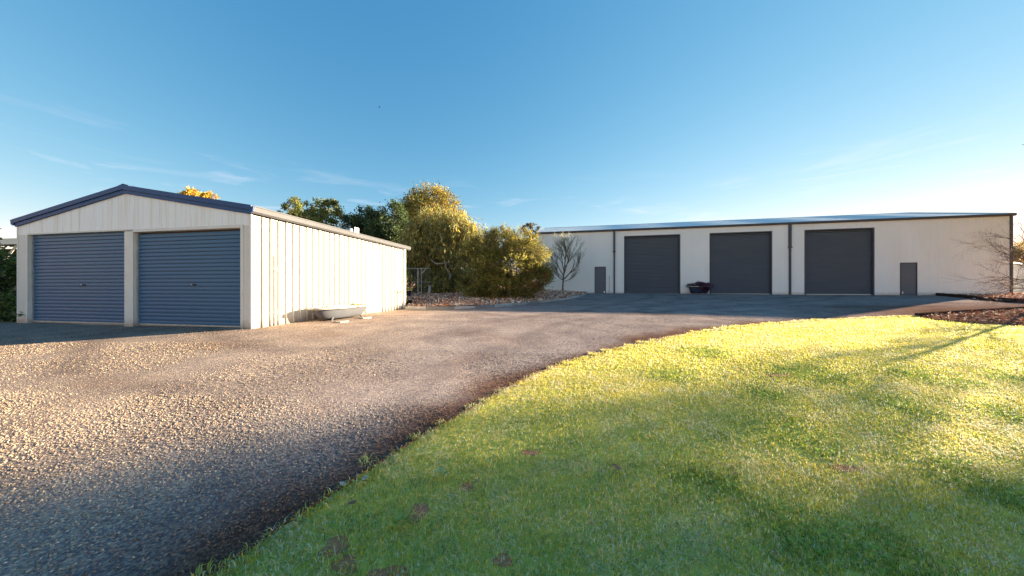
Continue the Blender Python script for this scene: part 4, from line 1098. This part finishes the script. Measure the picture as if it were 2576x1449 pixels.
tag(o, 'small pale board leaning by the fence under the gum', 'board')
# pale shed glimpsed through the bushes
q = at(1165, 31)
t = thing('garden_shed', 'pale blue white shed glimpsed through gaps below the bushes', 'shed', q, R(3))
M_PALE = MAT('pale_blue_wall', (.50, .54, .60), .6)
for k in range(12):
    m = MB(); m.box(-3.6 + k * .6, -3.6 + k * .6 + .594, 0, .03, -.2, 2.0); m.build('wall_panel', M_PALE, t)
m = MB(); m.box(-3.58, 3.58, .05, 3, -.2, 1.98); m.build('shed_body', M_PALE, t)
m = MB(); m.prism([(-.2, 2.0), (1.5, 2.35), (3.2, 2.0), (1.5, 2.30)], 0, -3.75, 3.75); m.build('roof', M_GALV, t)

# water tank right of the shed
q = (37.6, 23.6); zt = G(*q)
t = thing('water_tank', 'round corrugated water tank beyond the right end of the shed', 'tank', (q[0], q[1], zt))
prof = []
for k in range(27):
    prof.append((1.25 + .012 * math.cos(k * math.pi), .085 * k))
m = MB(); m.lathe([(1.25, -.1)] + prof, (0, 0), 40, True, False); m.build('tank_wall', M_ZINC, t, 0, True)
m = MB(); m.lathe([(1.29, 2.2), (1.29, 2.24), (.3, 2.5), (.02, 2.52)], (0, 0), 40, False, True); m.build('tank_roof', M_ZINC, t, 0, True, 30)

# neighbouring house at the left edge
t = thing('neighbour_house', 'grey house with cream verandah fascia behind the climber hedge', 'house', (-19.0, 12.2, G(-19, 12.2)), R(-6))
M_HGREY = MAT('grey_house_wall', (.20, .19, .20), .7, col2=(.15, .145, .16), scale=2)
m = MB(); m.box(-12, -.2, 2.0, 9, -.3, 2.75); m.build('wall', M_HGREY, t)
m = MB(); m.box(-12.4, .35, -.02, .02, 2.62, 2.86); m.build('fascia', M_CREAM_TRIM, t)
m = MB(); m.prism([(.02, 2.80), (5.2, 3.5), (9.6, 2.7), (9.6, 2.62), (5.2, 3.42), (.02, 2.72)], 0, -12.4, .35); m.build('roof', M_HGREY, t)
for xx in (-.1, -4, -8):
    m = MB(); m.box(xx - .05, xx + .05, .05, .15, -.3, 2.7); m.build('verandah_post', M_CREAM_TRIM, t)
m = MB(); m.tube([(-1.0, .1, 2.6), (-.15, .1, 1.9)], .04, 4); m.tube([(-1.2, .1, 2.6), (-2.2, .1, 1.6)], .04, 4); m.build('brace', M_CREAM_TRIM, t)

# a bird high over the yard
bp_ = px(955, 270, 40)
t = thing('bird', 'tiny dark bird flying high in the blue sky', 'bird', bp_, R(30))
m = MB(); m.loft([[(x_, r0 * math.cos(a), r0 * math.sin(a)) for a in [2 * math.pi * k / 8 for k in range(8)]] for x_, r0 in ((-.12, .008), (-.05, .03), (.03, .034), (.09, .022), (.13, .006))]); m.build('body', M_DARK, t, 0, True)
for s_ in (1, -1):
    m = MB(); m.prism([(.05, 0), (.03, s_ * .10), (-.03, s_ * .23), (-.04, s_ * .10), (-.05, 0)], 2, 0, .006); w_o = m.build('wing', M_DARK, t); w_o.rotation_euler = (s_ * R(28), 0, 0)
m = MB(); m.prism([(-.10, .012), (-.19, .035), (-.19, -.035), (-.10, -.012)], 2, 0, .006); m.build('tail', M_DARK, t)

# garden hose lying by the far end of the shed
hp = shed_pt(25.6, .9)
m = MB(); pts = []
for k in range(70):
    a = k / 69 * 2 * math.pi * 2.3; rr = .42 + .05 * math.sin(a * 1.7)
    pts.append((rr * math.cos(a) * 1.25, rr * math.sin(a), .03 + .012 * (k % 23) / 6))
pts += [(.9, .3, .03), (1.5, .1, .03), (2.2, .3, .04)]
m.tube(pts, .014, 6)
M_HOSE = MAT('hose', (.42, .34, .28), .5)
tag(m.build('garden_hose', M_HOSE, None, 0, True, None, (hp[0], hp[1], hp[2] + .05)), 'loosely coiled pale hose on the ground near the right end of the shed', 'hose')

# ------------------------------------------------------------------ gravel, mulch, grass
def frustum(n_y, dens, y0, y1, lo, hi):
    """random ground points over the part of the yard in front of the camera"""
    out = []
    A = (hi + lo) * (y1 * y1 - y0 * y0) / 2 + 0
    n = int(dens * A)
    y = np.sqrt(rng.uniform(y0 * y0, y1 * y1, n)); x = rng.uniform(-lo, hi, n) * y
    return np.c_[x, y]
def scatter_stones(P, smin, smax, cols, wts, name):
    n = len(P)
    sz = rng.uniform(smin, smax, n)
    base = np.array([(1, 0, 0), (0, 1, 0), (-1, 0, 0), (0, -1, 0), (0, 0, 1), (0, 0, -1)], float)
    V = base[None] * (sz[:, None, None] * np.stack([rng.uniform(.55, 1.2, (n, 6)), rng.uniform(.55, 1.2, (n, 6)), rng.uniform(.4, .9, (n, 6))], -1))
    V += rng.normal(size=V.shape) * sz[:, None, None] * .16
    a = rng.uniform(0, 6.283, n); c, s_ = np.cos(a)[:, None], np.sin(a)[:, None]
    X = V[..., 0] * c - V[..., 1] * s_; Y = V[..., 0] * s_ + V[..., 1] * c
    V[..., 0] = X + P[:, None, 0]; V[..., 1] = Y + P[:, None, 1]
    V[..., 2] += gz(P[:, 0], P[:, 1])[:, None] + sz[:, None] * .25
    f = np.array([(0, 1, 4), (1, 2, 4), (2, 3, 4), (3, 0, 4), (1, 0, 5), (2, 1, 5), (3, 2, 5), (0, 3, 5)])
    F = (f[None] + (np.arange(n) * 6)[:, None, None]).reshape(-1, 3)
    cols = np.array(cols); k = rng.choice(len(cols), n, p=np.array(wts) / sum(wts))
    T = cols[k] * (1 + rng.normal(size=(n, 1)) * .18)
    d = np.clip(band_dirt(P) , 0, 1)[:, None]
    T = T * (1 - d * np.array([.50, .64, .70])) * (1 + tan_mix(P)[:, None] * np.array([.06, -.02, -.2])) * (1 - .25 * wheel_tracks(P)[:, None])
    return link(name, np_mesh(name, V.reshape(-1, 3), F, np.repeat(np.clip(T, .01, .9), 6, 0)), M_STONE)
SP = np.concatenate([frustum(0, 4200, .9, 3.2, 1.9, .1), frustum(0, 1400, 3.2, 5.2, 1.9, .45), frustum(0, 300, 5.2, 9.5, 1.1, 1.1)])
SP = SP[inside(SP, GRAVEL)]; SP = SP[rng.random(len(SP)) > .55 * np.clip(wheel_tracks(SP), 0, 1)]
e_ = np.array(LAWN_EDGE); k_ = rng.integers(4, 22, 500); SP = np.r_[SP, e_[k_] + rng.normal(size=(500, 2)) * .05 + np.array([.05, -.04])]
o = scatter_stones(SP, .0042, .0088, [(.235, .20, .215), (.315, .26, .24), (.40, .325, .275), (.53, .44, .365), (.27, .17, .125)], [4, 5, 4, 1.4, 1], 'loose_gravel')
tag(o, 'loose grey and tan gravel stones over the driveway', 'gravel', None, 'stuff')

# bark chips and dry leaves on the beds
def chips(poly, n, box, seed, size, cols, wts, lift, bias=None):
    r_ = np.random.default_rng(seed)
    P = np.c_[r_.uniform(box[0], box[1], n), r_.uniform(box[2], box[3], n)]
    P = P[inside(P, poly)]
    return P
M_CHIP = TINT('bark_chip', .8, .05, .2)
def chip_mesh(name, P, zf, size, cols, wts, seed):
    r_ = np.random.default_rng(seed); n = len(P)
    z = zf(P)
    B = np.c_[P, z + r_.uniform(.0, .025, n)]
    D = unit(np.c_[r_.normal(size=(n, 2)), r_.normal(size=n) * .28]); S = unit(np.c_[r_.normal(size=(n, 2)), r_.normal(size=n) * .35])
    ln = size * r_.uniform(.5, 1.5, n)
    V, F, C = leaf_quads(B, D, S, ln, ln * r_.uniform(.3, .6, n), tints(n, None, cols, wts, r_, .25), .12)
    o = link(name, np_mesh(name, V, F, C), M_CHIP); return o
CC = [(.34, .18, .12), (.23, .10, .06), (.42, .29, .22), (.48, .38, .31), (.13, .06, .045)]
P = chips(BED_LEFT, 60000, (-7, 6, 12, 25), 81, 0, 0, 0, 0)
zl = lambda X: gz(X[:, 0], X[:, 1]) + .07 + .10 * (vnoise(X[:, 0], X[:, 1], 1.1, 8) - .3) + .16 * np.clip(seg_dist(X, KERB) / 3, 0, 1)
tag(chip_mesh('bark_mulch', P, zl, .11, CC, [3, 3, 3, 2.0, 2], 82), 'bark chips and dry leaves covering the bed under the bushes', 'mulch', None, 'stuff')
P = chips(BED_RIGHT, 26000, (11, 34, 6, 13), 83, 0, 0, 0, 0)
zr = lambda X: gz(X[:, 0], X[:, 1]) + .03 + .10 * np.clip(seg_dist(X, LAWN_BED + EDGE_A[::-1]) / 1.2, 0, 1) * (.5 + vnoise(X[:, 0], X[:, 1], .9, 4))
tag(chip_mesh('bark_mulch', P, zr, .08, [(.20, .09, .055), (.13, .055, .035), (.27, .15, .10), (.09, .04, .03), (.36, .27, .2)], [3, 4, 2, 3, .4], 84), 'bark mulch under the bare tree in the right hand bed', 'mulch', None, 'stuff')
P = chips(BED_STRIP, 12000, (20, 38, 11, 21), 85, 0, 0, 0, 0)
zs = lambda X: gz(X[:, 0], X[:, 1]) + .03 + .10 * vnoise(X[:, 0], X[:, 1], .9, 9)
tag(chip_mesh('bark_mulch', P, zs, .12, CC, [3, 3, 2, 1.2, 2], 86), 'bark mulch in the narrow bed along the right end of the shed', 'mulch', None, 'stuff')

# the lawn
SOIL = [(-.92, 1.59, .10, .07), (-.56, 1.83, .08, .09), (-.82, 1.50, .09, .06), (-.30, 2.05, .07, .05), (-.60, 1.45, .12, .07), (3.65, 4.2, .30, .06), (2.58, 2.35, .15, .06), (-.05, 1.55, .08, .04), (.15, 2.45, .09, .05)]
CLOVER = [(2.48, 2.83, .38), (1.73, 1.76, .26), (4.3, 3.39, .30), (5.82, 4.2, .38), (1.96, 1.56, .28), (3.39, 2.22, .30), (4.2, 4.3, .40), (3.3, 5.2, .32), (5.3, 3.2, .30), (2.2, 1.25, .25), (7.0, 4.1, .4), (2.2, 4.2, .3), (1.35, 2.15, .2), (6.6, 3.3, .35), (3.0, 3.6, .25)]
DRY = [(2.6, 2.4, .5, .25), (2.0, 2.9, .6, .25), (3.4, 3.6, .7, .28), (-.35, 1.9, .35, .16), (.3, 2.3, .35, .15), (5.5, 3.8, .9, .3), (4.5, 2.9, .6, .25), (.9, 1.5, .3, .15), (3.0, 1.7, .5, .2), (6.8, 4.6, .8, .3)]
def grass(P, h, wd, seed):
    r_ = np.random.default_rng(seed); n = len(P)
    x, y = P[:, 0], P[:, 1]
    n1 = vnoise(x, y, .55, 1); n2 = vnoise(x, y, 1.7, 2); n3 = vnoise(x, y, .16, 6)
    clo = np.zeros(n)
    for cx, cy, rr in CLOVER:
        clo = np.maximum(clo, np.clip(1.35 - np.hypot((x - cx) / 1.25, y - cy) / rr + (n3 - .5) * .9, 0, 1))
    dry = np.clip((n1 * .55 + n2 * .35 + n3 * .35 - .50) * 3.4, 0, 1) * (1 - clo)
    for cx, cy, a_, b_ in DRY:
        dry = np.maximum(dry, np.clip(1.5 - 1.3 * np.hypot((x - cx) / a_, (y - cy) / b_) + (n3 - .5) * 1.4, 0, 1) * (1 - clo))
    green = np.array([[.36, .41, .12]]); straw = np.array([[.88, .66, .22]]); olive = np.array([[.66, .58, .06]]); deep = np.array([[.21, .30, .05]]); pale = np.array([[.92, .76, .52]])
    u = r_.random((n, 1)) * (1.0 - .22 * np.clip((y[:, None] - 3.8) / 2.5, 0, 1))
    pd = dry[:, None]
    T = np.where(u < .36 + .42 * pd, straw, np.where(u < .76 + .16 * pd, olive, green))
    T = np.where((r_.random((n, 1)) < .24 + .40 * pd * (n3[:, None] > .5)), pale, T)
    T = np.where(r_.random((n, 1)) < clo[:, None] * .6, deep, T)
    near = np.clip((2.6 - np.hypot(x + .4, y - 1.4)) / 1.6, 0, 1)[:, None]        # more bright green blades towards the gravel corner
    T = np.where(r_.random((n, 1)) < near * .38, np.array([[.30, .46, .16]]), T)
    T = np.clip(T * (1 + r_.normal(size=(n, 1)) * .2), .02, .8)
    hh = h * r_.uniform(.45, 1.25, n) * (.75 + .5 * n3) * (1 - .25 * dry)
    a = r_.uniform(0, 6.283, n); lean = r_.uniform(.15, 1.3, n) + 1.1 * dry * r_.random(n)
    d = np.c_[np.cos(a), np.sin(a)]
    base = np.c_[P, gz(x, y) + .002]
    side = np.c_[-d[:, 1], d[:, 0], np.zeros(n)] * (wd * r_.uniform(.7, 1.3, n))[:, None] * .5
    mid = base + np.c_[d * (lean * hh * .28)[:, None], hh * .62]
    tip = base + np.c_[d * (lean * hh * .95)[:, None], hh * np.clip(1.05 - .35 * lean, .3, 1)]
    V = np.stack([base - side, base + side, mid + side * .85, mid - side * .85, tip], 1).reshape(-1, 3)
    o = np.arange(n)[:, None] * 5
    F = np.concatenate([np.c_[o, o + 1, o + 2], np.c_[o, o + 2, o + 3], np.c_[o + 3, o + 2, o + 4]])
    return V, F, np.repeat(T, 5, 0)
def soil_keep(P):
    k = np.ones(len(P), bool); q = rng.random(len(P))
    for cx, cy, a, b_ in SOIL:
        e = np.hypot((P[:, 0] - cx) / (.9 * a), (P[:, 1] - cy) / (.9 * b_)) + (vnoise(P[:, 0], P[:, 1], .05, 12) - .5) * .7
        k &= ~((e < 1) & (q > .32 + .65 * np.clip(e, 0, 1) ** 1.5))
    return k
VV, FF, TT, o_ = [], [], [], 0
for y0, y1, dens, lo, hi, h, wd, sd in ((.85, 2.4, 13000, 1.4, 1.95, .030, .0042, 91), (2.4, 4.2, 5600, .6, 1.95, .027, .0062, 92), (4.2, 6.5, 2300, .3, 1.95, .026, .009, 93), (6.5, 9.4, 1000, .0, 1.9, .026, .013, 94)):
    P = frustum(0, dens, y0, y1, lo, hi); P = P[inside(P, LAWN)]; P = P[soil_keep(P)]
    v_, f_, t_ = grass(P, h, wd, sd)
    VV.append(v_); FF.append(f_ + o_); TT.append(t_); o_ += len(v_)
# ragged longer blades over the edge
e = np.array(LAWN_EDGE); seg = rng.integers(0, len(e) - 1, 9000); f = rng.random((9000, 1)); P = e[seg] * (1 - f) + e[seg + 1] * f + rng.normal(size=(9000, 2)) * .03 + np.array([.03, -.02]); P = P[(P[:, 1] > .7)]
cc = rng.integers(0, len(e) - 1, 150); P2 = np.repeat(e[cc] + rng.normal(size=(150, 2)) * .05, 34, 0) + rng.normal(size=(5100, 2)) * .028
P = np.r_[P, P2[P2[:, 1] > .7]]
v_, f_, t_ = grass(P, .05, .005, 95); VV.append(v_); FF.append(f_ + o_); TT.append(t_)
o = link('grass', np_mesh('grass', np.concatenate(VV), np.concatenate(FF), np.concatenate(TT)), M_GRASS)
tag(o, 'short patchy lawn grass, part green and part straw coloured', 'grass', None, 'stuff')
# clover leaves in the dark patches
r_ = np.random.default_rng(96); P = []
for cx, cy, rr in CLOVER:
    n = int(420 * rr); a = r_.uniform(0, 6.283, n); q = np.sqrt(r_.random(n)) * rr
    P.append(np.c_[cx + np.cos(a) * q * 1.2, cy + np.sin(a) * q * .9])
P = np.concatenate(P); P = P[inside(P, LAWN)]; n = len(P)
D = unit(np.c_[r_.normal(size=(n, 2)), r_.uniform(-.1, .4, n)])
V, F, C = leaf_quads(np.c_[P, gz(P[:, 0], P[:, 1]) + r_.uniform(.02, .045, n)], D, unit(np.c_[r_.normal(size=(n, 2)), r_.normal(size=n) * .2]), .024 * r_.uniform(.6, 1.3, n), .019, tints(n, None, [(.10, .17, .03), (.13, .19, .035)], [1, 1], r_))
tag(link('clover', np_mesh('clover', V, F, C), M_LEAF), 'dark green clover patches in the lawn', 'clover', None, 'stuff')
# bare red soil showing through
V_, F_, n0 = [], [], 0
pr = random.Random(77)
for cx, cy, a_, b_ in SOIL:
    n = 28; c0 = len(V_); V_.append((cx, cy, G(cx, cy) + .010)); ph = [pr.uniform(0, 6.28) for _ in range(3)]
    for k in range(n):
        t_ = 2 * math.pi * k / n; q = .95 + .16 * math.sin(2 * t_ + ph[0]) + .10 * math.sin(3 * t_ + ph[1]) + .05 * math.sin(5 * t_ + ph[2])
        x_, y_ = cx + .8 * a_ * q * math.cos(t_), cy + .8 * b_ * q * math.sin(t_)
        V_.append((x_, y_, G(x_, y_) + .0065))
    F_ += [(c0, c0 + 1 + k, c0 + 1 + (k + 1) % n) for k in range(n)]
tag(link('bare_soil', np_mesh('bare_soil', V_, F_, smooth=True), M_SOIL), 'bare red soil spots worn through the lawn', 'soil', None, 'stuff')
# single weeds, dandelions and fallen leaves
def rosette(loc, label, n, ln, wd, cols, seed):
    r_ = np.random.default_rng(seed); a = np.arange(n) * 2.4 + r_.normal(size=n) * .2; q = np.linspace(.15, 1, n)
    D = unit(np.c_[np.cos(a), np.sin(a), .9 - .65 * q])
    P = np.c_[np.cos(a) * q * ln * .6, np.sin(a) * q * ln * .6, .03 + .03 * (1 - q)]
    V, F, C = leaf_quads(P, D, np.c_[-np.sin(a), np.cos(a), np.zeros(n)], ln * r_.uniform(.7, 1.1, n), wd, tints(n, None, cols, [1] * len(cols), r_, .12))
    return tag(link('broadleaf_weed', np_mesh('broadleaf_weed', V, F, C), M_LEAF, None, loc), label, 'weed', 'broadleaf weeds in the lawn')
rosette((-.62, 1.72, G(-.62, 1.72)), 'clump of round leaved weed between the bare soil spots in the lawn', 30, .035, .028, [(.16, .23, .07), (.13, .20, .06)], 97)
rosette((-.50, 2.12, G(-.5, 2.12)), 'greyish round leaved weed at the shaded left rim of the lawn', 18, .045, .035, [(.20, .25, .13), (.16, .22, .11)], 98)
M_DAND = MAT('dandelion_yellow', (.75, .45, .02), .6)
M_STEM = MAT('flower_stem', (.12, .18, .05), .6)
for x_, y_, lab in ((3.21, 4.29, 'yellow dandelion nearest the sunlit half of the lawn'), (5.22, 4.23, 'yellow dandelion in the middle of a close trio on shaded lawn'), (5.75, 4.12, 'yellow dandelion right of the trio on shaded lawn'), (4.64, 4.45, 'yellow dandelion on the edge of the tree shade'), (7.2, 4.35, 'yellow dandelion furthest right on the shaded lawn')):
    t = thing('dandelion', lab, 'flower', (x_, y_, G(x_, y_)), 0, 'dandelions in the lawn')
    m = MB(); m.tube([(0, 0, 0), (.004, 0, .04), (.0, .0, .065)], .0025, 5); m.build('stem', M_STEM, t)
    m = MB(); m.lathe([(.006, .06), (.024, .068), (.026, .074), (.012, .08), (.002, .078)], (0, 0), 12); m.build('flower_head', M_DAND, t)
def leaf(loc, rz, ln, wd, label, mat):
    m = MB(); rows = []
    for i in range(7):
        u_ = i / 6; w_ = wd * math.sin(math.pi * min(.98, u_ * .94 + .03)) ** .8 + .001
        rows.append([(ln * u_, -w_, .012 + .02 * (u_ - .5) ** 2 + .006), (ln * u_, 0, .006 + .05 * (u_ - .4) ** 2), (ln * u_, w_, .012 + .02 * (u_ - .5) ** 2 + .006)])
    m.add([p_ for r0 in rows for p_ in r0], [(i * 3 + k, i * 3 + k + 1, i * 3 + k + 4, i * 3 + k + 3) for i in range(6) for k in range(2)])
    m.tube([(0, 0, .012), (-ln * .3, .01, .01)], .002, 4)
    o = m.build('fallen_leaf', mat, None, 0, True, None, loc, rz); sm = o.modifiers.new('thick', 'SOLIDIFY'); sm.thickness = .0012
    return tag(o, label, 'leaf', 'fallen leaves')
M_LF1 = MAT('grey_leaf', (.48, .48, .45), .7, col2=(.34, .33, .3), scale=30)
M_LF2 = MAT('brown_leaf', (.30, .19, .11), .7, col2=(.2, .11, .07), scale=30)
leaf((-1.14, 2.03, G(-1.14, 2.03)), R(-30), .055, .016, 'curled silver grey leaf on the dark gravel at the lawn edge', M_LF1)
leaf((-1.00, 2.03, G(-1.0, 2.03) + .02), R(70), .05, .013, 'pale leaf standing on the rusty edging strip', M_LF1)
leaf((.75, 2.27, G(.75, 2.27) + .035), R(-60), .085, .018, 'dry brown leaf alone in the shaded grass', M_LF2)
leaf((-.98, 1.83, G(-.98, 1.83) + .025), R(20), .045, .018, 'buff dry leaf on the grass near the rusty edging', M_LF2)
leaf((.02, 3.72, G(.02, 3.72) + .01), R(10), .07, .02, 'bluish grey leaf on the gravel beside the sunlit lawn edge', M_LF1)
